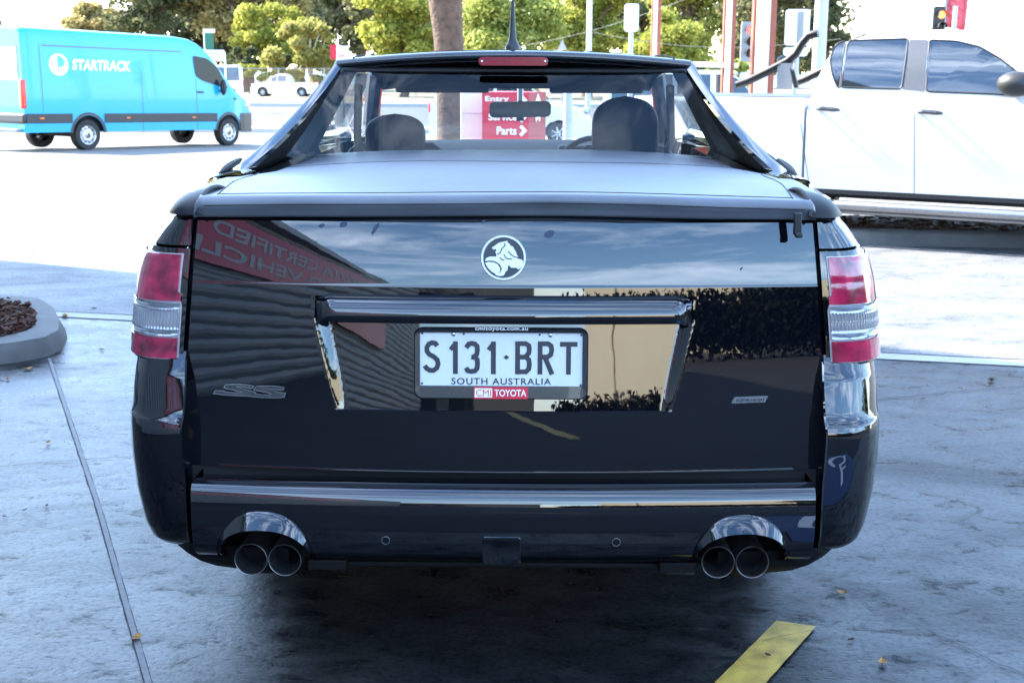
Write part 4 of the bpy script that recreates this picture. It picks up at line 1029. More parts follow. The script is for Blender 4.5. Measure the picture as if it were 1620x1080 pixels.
# sails
def bez(a, b, c, t): return a*(1-t)**2+b*2*t*(1-t)+c*t*t
for sgn in (-1, 1):
    A = Vector((sgn*0.815, 1.10, 1.145)); B = Vector((sgn*0.725, 1.55, 1.255)); C = Vector((sgn*0.645, 1.985, 1.452))
    mb = MB(); rows = []; inner = []
    for i in range(25):
        t = i/24; p = bez(A, B, C, t); wv = 0.034-0.008*t
        bo = Vector((sgn*0.845, p.y+0.10*t, 1.108)); 
        ii = Vector((-sgn*wv, 0.004, -0.006))
        rows.append([bo, bo.lerp(p, 0.5)+Vector((sgn*0.012, 0, 0)), p+Vector((sgn*0.002, 0.010, -0.010)), p, p+ii*0.35+Vector((0, -0.004, 0.002)), p+ii*0.8, p+ii, p+ii+Vector((-sgn*0.003, 0.012, -0.012))]); inner.append([p+ii+Vector((-sgn*0.003, 0.012, -0.012)), Vector((sgn*0.797, p.y+0.06, 1.10))])
    tip = A+Vector((-sgn*0.012, -0.10, -0.030)); rows.insert(0, [tip+(q-A)*0.05 for q in rows[0]]); inner.insert(0, [tip, tip])
    for y, z in ((2.3, 1.470), (2.7, 1.470), (3.15, 1.435)):
        p = Vector((sgn*roof_hw(y), y, z-0.012)); rows.append([p+Vector((sgn*0.012, 0, -0.045)), p+Vector((sgn*0.010, 0, -0.03)), p+Vector((sgn*0.006, 0, -0.010)), p, p+Vector((-sgn*0.02, 0, 0.004)), p+Vector((-sgn*0.04, 0, 0.004)), p+Vector((-sgn*0.05, 0, 0.0)), p+Vector((-sgn*0.05, 0, -0.02))])
    mb.grid(rows); mb.build('sail_panel', 'black_paint', ute, ang=40)
    mb = MB(); mb.grid(inner); mb.build('sail_trim', 'fin_black', ute)
    def sidex(y, z): return sgn*(0.845-0.20*((z-1.10)/0.34)**1.0*0.95)
    rows = []
    for i in range(9):
        y = 2.34+(3.30-2.34)*i/8
        rows.append([Vector((sidex(y, z), y, z)) for z in (1.10, 1.2, 1.3, 1.40)])
    rows += [[Vector((sidex(y, z), y, z)) for z in (1.095, 1.095+(zt-1.095)*.33, 1.095+(zt-1.095)*.66, zt)] for y, zt in ((3.5, 1.31), (3.7, 1.21), (3.85, 1.13))]
    mb = MB(); mb.grid(rows); mb.build('side_window', 'side_glass', ute)
    mb = MB(); mb.tube([(sidex(0, 1.08), 2.25, 1.08), (sidex(0, 1.25)-sgn*0.01, 2.24, 1.25), (sidex(0, 1.42)-sgn*0.02, 2.22, 1.43)], [0.055, 0.05, 0.045], 8); mb.build('door_pillar', 'black_plastic', ute)
    mb = MB(); mb.tube([(sgn*0.765, 3.92, 1.07), (sgn*0.70, 3.5, 1.27), (sgn*0.635, 3.12, 1.425)], [0.045, 0.04, 0.04], 8); mb.build('windscreen_pillar', 'black_paint', ute)
    mb = MB(); mb.sphere((sgn*1.0, 3.62, 1.10), (0.11, 0.06, 0.075), 16, 10); mb.tube([(sgn*0.83, 3.66, 1.08), (sgn*0.93, 3.64, 1.08)], 0.022); mb.build('door_mirror', 'black_paint', ute)
    mb = MB(); mb.tube([(sgn*0.60, 2.22, 1.36), (sgn*0.62, 2.30, 1.15), (sgn*0.58, 2.42, 0.95)], 0.016, 6); mb.build('seat_belt', 'belt', ute)
# rear window and windscreen
def rw(u, t):
    hw = 0.800-0.085*t-0.090*t*t; y = 1.855+(2.012-1.855)*t; z = 1.112+(1.418-1.112)*t
    return Vector((hw*u, y-0.02*u*u-0.24*(1-0.85*t)*abs(u)**6, z))
mb = MB(); mb.grid([[rw(-1+0.1*k, t) for k in range(21)] for t in (0, .25, .5, .75, 1)]); mb.build('rear_window', 'car_glass', ute)
mb = MB(); edge = [rw(-1+0.1*k, 0) for k in range(21)]+[rw(1, t) for t in (.25, .5, .75)]+[rw(1-0.1*k, 1) for k in range(21)]+[rw(-1, t) for t in (.75, .5, .25)]
edge2 = []
cen = rw(0, .5)
mb.tube(edge+edge[:1], 0.009, 8, cap=False); mb.build('rear_window_seal', 'black_plastic', ute)
def wsn(u, t):
    hw = 0.76+(0.61-0.76)*t; return Vector((hw*u, 3.95+(3.13-3.95)*t+0.10*(1-u*u), 1.055+(1.415-1.055)*t+0.01*(1-u*u)))
mb = MB(); mb.grid([[wsn(-1+0.1*k, t/6) for k in range(21)] for t in range(7)]); mb.build('windscreen', 'car_glass', ute)
# high stop lamp
x0, x1 = W(757, 97, 1.95).x, W(867.5, 97, 1.95).x; zc = W(812, 97.5, 1.95).z; mb = MB()
P = rrect(x1-x0, 0.030, 0.014, 6, (x0+x1)/2, zc); yb = 1.953
mb.prism(P, 0.012, fn=lambda u, v, d=0: Vector((u, yb-d, v))); sl = mb.build('stop_lamp', 'brake_red', ute, bevel=0.003)
for x in (x0+0.012, x1-0.012):
    mb = MB(); mb.sphere((x, yb-0.012, zc), (0.0045, 0.003, 0.0045), 10, 6); mb.build('lamp_screw', 'chrome', sl)
# antenna
p = W(811, 80, 2.25); zr = roof_z(p.x, 2.25); mb = MB()
mb.lathe([(0.0, 0.030), (0.012, 0.029), (0.022, 0.024), (0.032, 0.018), (0.045, 0.0145), (0.10, 0.0105), (0.17, 0.0068), (0.19, 0.0048)], (p.x, 2.25, zr-0.002), (0.0, 0.05, 1), 20)
mb.tube([(p.x, 2.262, zr+0.185), (p.x+0.004, 2.29, zr+0.42)], [0.004, 0.003], 8); mb.build('antenna', 'black_plastic', ute)
# interior
mb = MB(); rows = []
mb.box((0, 1.93, 0.86), (1.46, 0.06, 0.50)); mb.box((0, 2.9, 0.50), (1.5, 2.2, 0.06)); mb.build('cabin_floor', 'headliner', ute, bevel=0.01)
mb = MB(); prof = [(3.40, 0.80), (3.38, 0.93), (3.44, 1.01), (3.60, 1.045), (3.92, 1.05), (4.0, 0.9)]
mb.grid([[Vector((x, y+0.03*math.cos(x*3), z+0.012*math.cos(x*2))) for y, z in prof] for x in [-0.74+0.0493*k for k in range(31)]]); mb.box((0.37, 3.47, 1.035), (0.34, 0.16, 0.05)); mb.build('dashboard', 'dash', ute, bevel=0.02)
def seat(cx_, wd, ztop, yb2):
    mb = MB()
    rows = []
    for z, w_, y, th in ((0.55, 0.24, yb2+0.22, 0.05), (0.80, 0.25, yb2+0.10, 0.06), (1.00, 0.235, yb2+0.04, 0.055), (1.10, 0.19, yb2+0.01, 0.045), (1.13, 0.15, yb2, 0.02)):
        rows.append([Vector((cx_+w_*math.copysign(abs(math.cos(a))**0.6, math.cos(a)), y+th*math.copysign(abs(math.sin(a))**0.6, math.sin(a)), z)) for a in [2*math.pi*k/24 for k in range(24)]])
    mb.grid(rows, closed=True); mb.add(rows[-1], [tuple(range(24))]); mb.box((cx_, yb2+0.42, 0.60), (0.48, 0.50, 0.14)); s = mb.build('seat', 'leather', ute, bevel=0.02)
    mb = MB(); h = ztop-1.06; rows = []
    for i in range(29):
        t = i/28; z = 1.06+h*t; k = (1-max(0, (t-0.45)/0.55)**3.4)**0.55 if t > 0.45 else 1.0
        w2 = wd/2*(0.97 if t < .1 else 1)*k; th = 0.05*max(0.15, k)
        rows.append([Vector((cx_+w2*math.copysign(abs(math.cos(a))**0.55, math.cos(a)), yb2+th*math.copysign(abs(math.sin(a))**0.55, math.sin(a)), z)) for a in [2*math.pi*q/28 for q in range(28)]])
    mb.grid(rows, closed=True); mb.add(rows[-1], [tuple(range(28))]); mb.build('headrest', 'leather', s)
pL = W(625, 180, 2.42); pR = W(990, 152, 2.30)
seat(pL.x, W(673, 200, 2.42).x-W(577, 200, 2.42).x, pL.z, 2.42)
seat(pR.x, W(1043, 190, 2.30).x-W(937, 190, 2.30).x, pR.z, 2.30)
mb = MB(); rr = [(0.37+0.185*math.cos(a), 3.20+0.06*math.sin(a), 0.93+0.175*math.sin(a)) for a in [2*math.pi*k/32 for k in range(33)]]; mb.tube(rr, 0.014, 8, cap=False); mb.build('steering_wheel', 'leather', ute)
a, b = W(775, 163, 3.22), W(872, 184, 3.22); c = W(823, 173, 3.22); mb = MB()
mb.prism(rrect(b.x-a.x, 0.073, 0.022, 6, c.x, c.z), 0.03, fn=lambda u, v, d=0: Vector((u, 3.22-d+0.02*((u-c.x)*4)**2, v+0.02*(u-c.x)))); mb.tube([(c.x, 3.22, c.z+0.03), (c.x, 3.30, c.z+0.13)], 0.014)
mb.box((c.x, 3.21, c.z-0.043), (0.035, 0.02, 0.02)); mb.build('interior_mirror', 'mirror_back', ute, bevel=0.006)
# ------------------------------------------------------------------ other vehicles (built nose towards local +X)
def ring(x, zb, zt, hw, r, crown, nz=12, na=6):
    """half outline from sill to roof centre, right side (y < 0)"""
    pts = []; z1 = zt-r
    for k in range(nz+1):
        z = zb+(z1-zb)*k/nz; pts.append((hw(x, z), z))
    w1 = hw(x, z1); rx = min(w1*0.6, r*1.3)
    for k in range(1, na+1):
        a = math.pi/2*k/na; pts.append((w1-rx*(1-math.cos(a)), z1+(r-crown)*math.sin(a)))
    wl = w1-rx
    for k in range(1, 7):
        t = k/6; pts.append((wl*(1-t), zt-crown+crown*(1-(1-t)**2)))
    return [Vector((x, -y, z)) for y, z in pts]
def shell(mb, xs, zb, zt, hw, r=lambda x: 0.1, crown=0.03, mi=0):
    rows = []
    for x in xs:
        h = ring(x, zb(x), zt(x), hw, r(x), crown)
        rows.append([Vector((p.x, p.y, p.z)) for p in h]+[Vector((p.x, -p.y, p.z)) for p in h[-2::-1]])
    mb.grid(rows, mi)
    n = len(rows[0]); mb.add(rows[0], [tuple(range(n))], mi); mb.add(rows[-1], [tuple(range(n))[::-1]], mi)
def frange(a, b, s): 
    n = max(1, int(round((b-a)/s))); return [a+(b-a)*i/n for i in range(n+1)]
def arches(cs, rad, zc, sill):
    def f(x):
        z = sill(x) if callable(sill) else sill
        for c in cs:
            d = abs(x-c)
            if d < rad: z = max(z, zc+math.sqrt(rad*rad-d*d))
        return z
    return f
def side_patch(mb, poly, hw, off, side=-1, mi=0, sub=3):
    """polygon in (x,z) laid on the body side, following its curve"""
    bm = bmesh.new(); vs = [bm.verts.new((x, 0, z)) for x, z in poly]; bm.faces.new(vs)
    bmesh.ops.triangulate(bm, faces=bm.faces[:])
    if sub: bmesh.ops.subdivide_edges(bm, edges=bm.edges[:], cuts=sub, use_grid_fill=True)
    bm.verts.index_update()
    V = [Vector((v.co.x, side*(hw(v.co.x, v.co.z)+off), v.co.z)) for v in bm.verts]; Fc = [tuple(v.index for v in f.verts) for f in bm.faces]
    bm.free(); mb.add(V, Fc, mi)
def outline(poly, r=0.05, n=4):
    P = [Vector(p) for p in poly]; o = []
    for i in range(len(P)):
        a, b, c = P[i-1], P[i], P[(i+1) % len(P)]; u = (a-b); v = (c-b); k = min(r, u.length*0.4, v.length*0.4)
        p0 = b+u.normalized()*k; p1 = b+v.normalized()*k
        for q in range(n+1):
            t = q/n; o.append(tuple(p0*(1-t)**2+b*2*t*(1-t)+p1*t*t))
    return o
def add_wheel(root, x, y, rad, wd, sgn, rimr, style='steel', spokes=6):
    o = Vector((x, y, rad)); ax = (0, sgn, 0); mb = MB()
    mb.lathe([(-wd, rimr*0.9), (-wd, rad*0.93), (-wd+0.03, rad), (-0.04, rad), (-0.005, rad*0.95), (0.0, rad*0.80), (-0.008, rimr)], o, ax, 36)
    wh = mb.build('wheel', 'rubber', root)
    mb = MB()
    if style == 'steel':
        mb.lathe([(-0.008, rimr), (-0.012, rimr*0.94), (-0.06, rimr*0.88), (-0.055, rimr*0.72), (-0.02, rimr*0.60), (-0.02, rimr*0.40), (0.0, rimr*0.33), (0.01, rimr*0.25), (0.012, 0.001)], o, ax, 36, 0)
        for k in range(10):
            a = k*2*math.pi/10; mb.sphere(o+Vector((math.cos(a)*rimr*0.80, sgn*-0.052, math.sin(a)*rimr*0.80)), (rimr*0.09, 0.012, rimr*0.09), 8, 5, 1)
        mb.lathe([(0.013, rimr*0.22), (0.016, 0.001)], o, ax, 20, 1)
    else:
        mb.lathe([(-0.008, rimr), (-0.012, rimr*0.93), (-0.05, rimr*0.88), (-0.09, rimr*0.5), (-0.09, 0.001)], o, ax, 36, 1)
        for k in range(spokes):
            a = k*2*math.pi/spokes; d = Vector((math.cos(a), 0, math.sin(a))); s_ = Vector((0, sgn, 0))
            mb.tube([o+d*rimr*0.1-s_*0.02, o+d*rimr*0.5-s_*0.02, o+d*rimr*0.95-s_*0.015], [rimr*0.17, rimr*0.10, rimr*0.13], 8)
    mb.build('rim', ['alloy', 'steel_dark'], wh)

# ---- blue delivery van
def build_van():
    HX, HY = 0.555, 0.832; yaw = math.atan2(HY, HX); slope = 0.024
    wp = G(141, 238); p0 = Vector((wp.x, wp.y, gz(wp.y)))
    rot = Matrix.Rotation(yaw, 3, 'Z') @ Matrix.Rotation(slope, 3, 'Y')
    loc = p0 - rot @ Vector((1.64, -0.95, 0.0))
    t = thing('delivery_van', 'bright blue high-roof delivery van with white lettering on the road at left', 'van', loc, rot.to_euler())
    inv = (Matrix.Translation(loc) @ rot.to_4x4()).inverted(); nrm = rot @ Vector((0, -1, 0))
    def S(px, py, y=-0.97):
        q = inv @ on_plane(px, py, loc+rot @ Vector((0, y, 1.2)), nrm); return (q.x, q.z)
    ZT = [(0, 2.66), (0.06, 2.72), (4.3, 2.70), (4.75, 2.66), (5.05, 2.55), (5.3, 2.36), (5.75, 1.92), (6.10, 1.56), (6.28, 1.42), (6.6, 1.28), (6.80, 1.14), (6.92, 0.98), (6.97, 0.80)]
    def zt(x): return lerp(ZT, x)
    def hw(x, z):
        b = 0.99-0.02*max(0, 0.9-z)-0.055*max(0, z-1.2)/1.4-0.02*max(0, z-2.3)
        f = 1-0.30*max(0, (x-5.2)/1.77)**2.6; rr = 1-0.03*max(0, (0.1-x)/0.1)
        return b*f*rr
    zb = arches((1.64, 5.965), 0.43, 0.36, lambda x: 0.42-0.04*(x > 6.5))
    xs = sorted(set(frange(0, 1.2, 0.12)+frange(1.2, 2.1, 0.03)+frange(2.1, 5.5, 0.12)+frange(5.5, 6.45, 0.03)+frange(6.45, 6.97, 0.04)))
    mb = MB(); shell(mb, xs, zb, zt, hw, lambda x: 0.13 if x < 5.2 else 0.10, 0.04); mb.build('body', 'van_blue', t, ang=40)
    mb = MB(); mb.box((3.4, 0, 0.62), (6.3, 1.72, 0.40)); mb.box((1.64, 0, 0.36), (0.14, 1.6, 0.14)); mb.build('chassis', 'gap_black', t)
    for sgn in (-1, 1):
        for x in (1.64, 5.965): add_wheel(t, x, sgn*0.955, 0.35, 0.23, sgn, 0.215)
    # dark rubbing strip broken by the arches, with lamps
    for sgn in (-1, 1):
        mb = MB()
        for a, b in ((0.03, 1.20), (2.08, 5.52)):
            rows = [[Vector((x, sgn*(hw(x, z)+o), z)) for z, o in ((0.62, 0.002), (0.63, 0.022), (0.82, 0.022), (0.83, 0.002))] for x in frange(a, b, 0.15)]; mb.grid(rows)
        mb.build('rubbing_strip', 'van_strip', t)
        for x in (0.40, 2.75, 4.75):
            mb = MB(); mb.box((x, sgn*(hw(x, .72)+0.024), 0.73), (0.11, 0.012, 0.035)); mb.build('side_marker', 'amber', t, bevel=0.004)
        for xc in (1.64, 5.965):
            mb = MB(); rows = []
            for k in range(25):
                a = math.pi*k/24*1.16-0.25; x = xc+math.cos(a)*0.44; z = max(0.40, 0.36+math.sin(a)*0.44); x2 = xc+math.cos(a)*0.50; z2 = max(0.40, 0.36+math.sin(a)*0.50)
                rows.append([Vector((x, sgn*(hw(x, z)-0.05), z)), Vector((x, sgn*(hw(x, z)+0.012), z)), Vector((x2, sgn*(hw(x2, z2)+0.006), z2))])
            mb.grid(rows); mb.build('arch_trim', 'van_strip', t)
        # cab window, seams, handle, mirror, tail lamp
        win = outline([S(305, 88), S(328, 93), S(344, 107), S(362, 141), S(345, 136), S(320, 128), S(309, 120)], 0.08)
        mb = MB(); side_patch(mb, win, hw, 0.014, sgn, sub=5); mb.build('cab_window', 'van_glass', t)
        for px, y0, y1 in ((309.5, 125, 211), (223, 112, 211), (62, 70, 176)):
            mb = MB(); a, b = S(px, y0), S(px, y1); mb.grid([[Vector((a[0]+d, sgn*(hw(a[0], z)+0.003), z)) for d in (-0.008, 0.008)] for z in frange(b[1], a[1], 0.1)]); mb.build('panel_seam', 'steel_dark', t)
        mb = MB(); a, b = S(66, 72), S(288, 83); mb.grid([[Vector((a[0]+(b[0]-a[0])*k/20, sgn*(hw(a[0]+(b[0]-a[0])*k/20, a[1])+0.003), a[1]+d)) for d in (-0.012, 0.012)] for k in range(21)])
        mb.build('panel_seam', 'steel_dark', t)
        q = S(316, 146); mb = MB(); mb.box((q[0], sgn*(hw(*q)+0.02), q[1]), (0.20, 0.03, 0.045)); mb.build('door_handle', 'van_strip', t, bevel=0.01)
        q = S(373, 156.5); mb = MB(); mb.box((q[0], sgn*(hw(*q)+0.004), q[1]), (0.10, 0.02, 0.05)); mb.build('indicator', 'signal_black', t, bevel=0.01)
        mb = MB(); mb.sphere((5.66, sgn*1.10, 1.47), (0.06, 0.10, 0.20), 14, 10); mb.tube([(5.70, sgn*0.90, 1.38), (5.68, sgn*1.04, 1.38)], 0.035); mb.build('door_mirror', 'van_strip', t)
        mb = MB(); mb.box((0.0, sgn*0.93, 1.25), (0.12, 0.13, 0.62)); tl = mb.build('tail_light', 'red_light', t, bevel=0.03)
        mb = MB(); mb.box((-0.063, sgn*0.93, 1.36), (0.01, 0.06, 0.10)); mb.build('amber_lens', 'amber', tl); mb = MB(); mb.box((-0.063, sgn*0.93, 1.12), (0.01, 0.06, 0.07)); mb.build('amber_lens', 'amber', tl)
        q = S(396, 160); mb = MB(); mb.sphere((6.72, sgn*0.70, 1.02), (0.20, 0.10, 0.17), 14, 10); mb.build('headlight', 'clear_lens', t)
    mb = MB(); mb.grid([[Vector((x, y*u, zt(x)+0.012)) for u in (-1, -.5, 0, .5, 1)] for x, y in ((5.12, 0.78), (5.3, 0.79), (5.75, 0.80), (6.08, 0.80))]); mb.build('windscreen', 'dark_glass', t)
    for s in (-1, 1):
        mb = MB(); mb.add([(-0.012, s*0.10, 1.55), (-0.012, s*0.80, 1.55), (-0.012, s*0.80, 2.25), (-0.012, s*0.10, 2.25)], [(0, 1, 2, 3)]); mb.build('rear_window', 'dark_glass', t)
    mb = MB(); mb.box((0, 0, 0.72), (0.10, 1.98, 0.22)); mb.build('bumper', 'van_strip', t, bevel=0.05)
    mb = MB(); xn = [6.42, 6.5, 6.6, 6.7, 6.8, 6.88, 6.94, 6.985]
    for zz in (None,):
        pth = [(x, hw(min(x, 6.97), .6)+0.018) for x in xn]; pth = [(x, -y) for x, y in pth]+[(7.0, 0)]+[(x, y) for x, y in pth[::-1]]
        mb.grid([[Vector((x, y, z)) for x, y in pth] for z in (0.34, 0.40, 0.76, 0.82)])
    mb.build('bumper', 'van_strip', t)
    mb = MB(); mb.box((-0.04, 0, 0.47), (0.22, 1.7, 0.06)); mb.build('rear_step', 'galv', t, bevel=0.02)
    # lettering on the near side
    c = S(93, 102.5); rad = 0.24; mb = MB(); off = lambda x, z, d=0: Vector((x, -(hw(x, z)+0.006+d), z))
    x0, z0 = c; A = []
    mb.add([off(x0+rad*math.cos(a)*1.05, z0+rad*math.sin(a)) for a in [2*math.pi*k/32 for k in range(32)]], [tuple(range(32))], 0)
    Pp = [(-0.03, -0.95), (0.02, -0.97), (0.02, -0.28), (0.30, -0.30), (0.62, 0.02), (0.66, 0.36), (0.40, 0.66), (0.02, 0.80), (-0.06, 0.80)]
    mb.add([off(x0+rad*1.05*u, z0+rad*v, 0.003) for u, v in [(-0.12, -0.86), (-0.02, -0.86), (-0.02, -0.20), (0.30, -0.22), (0.60, 0.02), (0.64, 0.34), (0.42, 0.66), (0.10, 0.80), (-0.12, 0.82)]], [tuple(range(9))], 1)
    a, b = S(114, 111), S(206, 97)
    letters(mb, 'STARTRACK', b[0]-a[0], b[1]-a[1], lambda u, v, d=0: off(a[0]+u+v*0.15, a[1]+v), 0, bold=0.045, spacing=1.05)
    mb.build('lettering', ['logo_white', 'van_blue'], t, smooth=False, recalc=False)
build_van()

# ---- white dual-cab ute on the right
def build_dualcab():
    yaw = R(-30); rot = Matrix.Rotation(yaw, 3, 'Z'); D = 10.6; px = 1448
    A = Vector((CAM.x+(px-832)/2000*D, CAM.y+D, 0)); A.z = -0.09
    loc = A - rot @ Vector((2.86, -0.92, 0))
    t = thing('dual_cab_ute', 'white dual-cab ute with a chrome sports bar parked at right', 'ute', loc, (0, 0, yaw))
    inv = (Matrix.Translation(loc) @ rot.to_4x4()).inverted(); nrm = rot @ Vector((0, -1, 0))
    def S(px, py, y=-0.92):
        q = inv @ on_plane(px, py, loc+rot @ Vector((0, y, 1.2)), nrm); return (q.x, q.z)
    zbelt = 1.22
    xr = S(1283, 140, -0.85)[0]          # foot of the cab's rear edge
    ZT = [(xr-0.01, 1.20), (xr+0.0, 1.26), (xr+0.05, 1.50), (xr+0.11, 1.68), (xr+0.20, 1.78), (xr+0.35, 1.825), (xr+0.9, 1.85), (xr+1.4, 1.84), (xr+1.60, 1.80), (xr+1.92, 1.66), (xr+2.50, 1.30), (xr+2.75, 1.20), (xr+3.4, 1.12), (xr+3.6, 1.0), (xr+3.68, 0.75)]
    def hw(x, z):
        b = 0.925-0.05*max(0, 0.75-z)-0.34*max(0, z-zbelt)-0.25*max(0, z-1.5)**1.5
        return b*(1-0.22*max(0, (x-xr-2.7)/1.0)**2.2)
    zt = lambda x: lerp(ZT, x)
    fx = xr+2.95; rx = xr-0.55
    zb = arches((fx, rx), 0.46, 0.38, 0.50)
    xs = sorted(set(frange(xr, xr+0.4, 0.05)+frange(xr+.4, fx-.5, 0.1)+frange(fx-.5, fx+.5, 0.04)+frange(fx+.5, xr+3.68, 0.05)))
    mb = MB(); shell(mb, xs, zb, zt, hw, lambda x: 0.10, 0.05); mb.build('cab', 'white_paint', t, ang=35)
    bedz = lambda x: 1.262
    mb = MB(); shell(mb, sorted(set(frange(xr-1.65, rx-.48, .08)+frange(rx-.48, rx+.48, .04)+frange(rx+.48, xr-0.025, .04))), zb, bedz, lambda x, z: hw(xr+0.3, z), lambda x: 0.045, 0.0); mb.build('tray', 'white_paint', t, ang=35)
    mb = MB(); mb.box((xr-0.82, 0, 1.250), (1.55, 1.40, 0.04)); mb.build('tray_cover', 'van_strip', t, bevel=0.015)
    mb = MB(); mb.box((xr+0.9, 0, 0.60), (4.6, 1.5, 0.30)); mb.box((xr-0.02, 0, 0.85), (0.08, 1.7, 0.66)); mb.build('chassis', 'gap_black', t)
    for sgn in (-1, 1):
        for x in (fx, rx): add_wheel(t, x, sgn*0.90, 0.385, 0.26, sgn, 0.235, 'alloy')
        # dark rocker panel and tubular step
        mb = MB(); a, b = xr-0.10, fx-0.52
        mb.grid([[Vector((x, sgn*(0.90), 0.52)), Vector((x, sgn*0.895, 0.46)), Vector((x, sgn*0.80, 0.42))] for x in frange(a, b, 0.2)]); mb.build('sill', 'van_strip', t)
        mb = MB(); mb.tube([(a+0.02, sgn*0.80, 0.36), (a+0.12, sgn*0.94, 0.365), (a+0.3, sgn*0.965, 0.37), (b-0.25, sgn*0.965, 0.37), (b-0.07, sgn*0.94, 0.375), (b+0.03, sgn*0.82, 0.44)], [0.04, 0.043, 0.045, 0.045, 0.043, 0.04], 12)
        mb.tube([(a+0.15, sgn*0.86, 0.31), (b-0.12, sgn*0.86, 0.31)], 0.022, 8); mb.build('side_step', 'steel', t)
        rear_q = outline([S(1333, 64, -.80), S(1319, 70, -.80), S(1311, 92, -.82), S(1317, 120, -.85), S(1325, 138, -.87), S(1329.5, 138.5, -.87)], 0.05)
        rear_d = outline([S(1338, 64, -.80), S(1433, 61, -.80), S(1431, 100, -.84), S(1427, 141, -.87), S(1331.5, 138.5, -.87)], 0.03)
        front_d = outline([S(1467, 63, -.80), S(1510, 65, -.80), S(1548, 74, -.80), S(1580, 92, -.82), S(1612, 116, -.84), S(1600, 150, -.87), S(1466, 145, -.87)], 0.03)
        for nm, poly in (('quarter_window', rear_q), ('rear_door_window', rear_d), ('front_door_window', front_d)):
            mb = MB(); side_patch(mb, poly, hw, 0.004, sgn); wn_ = mb.build(nm, 'dark_glass', t)
            mb = MB(); P = [Vector((x, sgn*(hw(x, z)+0.004), z)) for x, z in poly]; mb.tube(P+P[:1], 0.008, 6, cap=False); mb.build('window_seal', 'signal_black', wn_)
        mb = MB(); side_patch(mb, outline([S(1436, 62, -.80), S(1465, 63, -.80), S(1464, 145, -.87), S(1429, 141.5, -.87)], 0.01), hw, 0.006, sgn, sub=5); mb.build('door_pillar', 'silver_grey', t)
        for px in (1310, 1471):
            q = S(px, 173 if px < 1400 else 178); mb = MB(); mb.tube([(q[0]-0.09, sgn*(hw(*q)+0.005), q[1]), (q[0]-0.05, sgn*(hw(*q)+0.035), q[1]+0.008), (q[0]+0.06, sgn*(hw(*q)+0.035), q[1]), (q[0]+0.10, sgn*(hw(*q)+0.005), q[1]-0.004)], [0.012, 0.019, 0.019, 0.012], 8); mb.build('door_handle', 'steel_dark', t)
        q = S(1598, 133, -1.02); mb = MB(); mb.sphere((q[0]+0.05, sgn*1.04, q[1]), (0.15, 0.13, 0.10), 16, 12, fn=None); mb.tube([(q[0]+0.02, sgn*0.84, q[1]-0.06), (q[0], sgn*0.95, q[1]-0.06)], 0.03); mb.build('door_mirror', 'signal_black', t)
        # sports bar
        pts = []
        for px, py in ((1166, 135), (1185, 128), (1215, 113), (1245, 97), (1258, 86), (1268, 68), (1277, 57), (1292, 52.5)):
            q = S(px, py, -.78); pts.append(Vector((q[0], sgn*(0.80-0.05*max(0, (q[1]-1.25)/0.5)), q[1])))
        mb = MB(); mb.tube(pts, 0.036, 12)
        a_ = S(1233, 102, -.78); b_ = S(1245, 139, -.80)
        mb.box(((a_[0]+b_[0])/2+0.02, sgn*0.79, (a_[1]+b_[1])/2), (0.14, 0.03, a_[1]-b_[1]+0.02), 1)
        c_ = S(1250, 101, -.78); d_ = S(1260, 139, -.80); mb.tube([(c_[0], sgn*0.78, c_[1]), (d_[0], sgn*0.80, d_[1])], 0.022, 8)
        mb.build('sports_bar', ['bar_steel', 'galv'], t)
        for p1, p2, in (((1267, 195), (1279, 286)), ((1448, 150), (1446, 308))):
            mb = MB(); a2, b2_ = S(*p1), S(*p2); mb.grid([[Vector((a2[0]+(b2_[0]-a2[0])*k/8+d, sgn*(hw(a2[0], a2[1]+(b2_[1]-a2[1])*k/8)+0.002), a2[1]+(b2_[1]-a2[1])*k/8)) for d in (-0.003, 0.003)] for k in range(9)]); mb.build('panel_seam', 'silver_grey', t)
        mb = MB(); mb.sphere((xr+3.45, sgn*0.66, 0.92), (0.20, 0.14, 0.10), 12, 8); mb.build('headlight', 'clear_lens', t)
        mb = MB(); mb.box((xr-1.66, sgn*0.80, 0.98), (0.10, 0.16, 0.36)); mb.build('tail_light', 'red_light', t, bevel=0.02)
    mb = MB(); mb.grid([[Vector((x, y*u, zt(x)+0.008)) for u in (-1, -.5, 0, .5, 1)] for x, y in ((xr+1.63, 0.64), (xr+1.92, 0.66), (xr+2.2, 0.70), (xr+2.48, 0.76))]); mb.build('windscreen', 'dark_glass', t)
    mb = MB(); mb.box((xr+3.66, 0, 0.62), (0.12, 1.5, 0.30)); mb.box((xr-1.72, 0, 0.60), (0.14, 1.7, 0.16)); mb.build('bumper', 'white_paint', t, bevel=0.04)
build_dualcab()

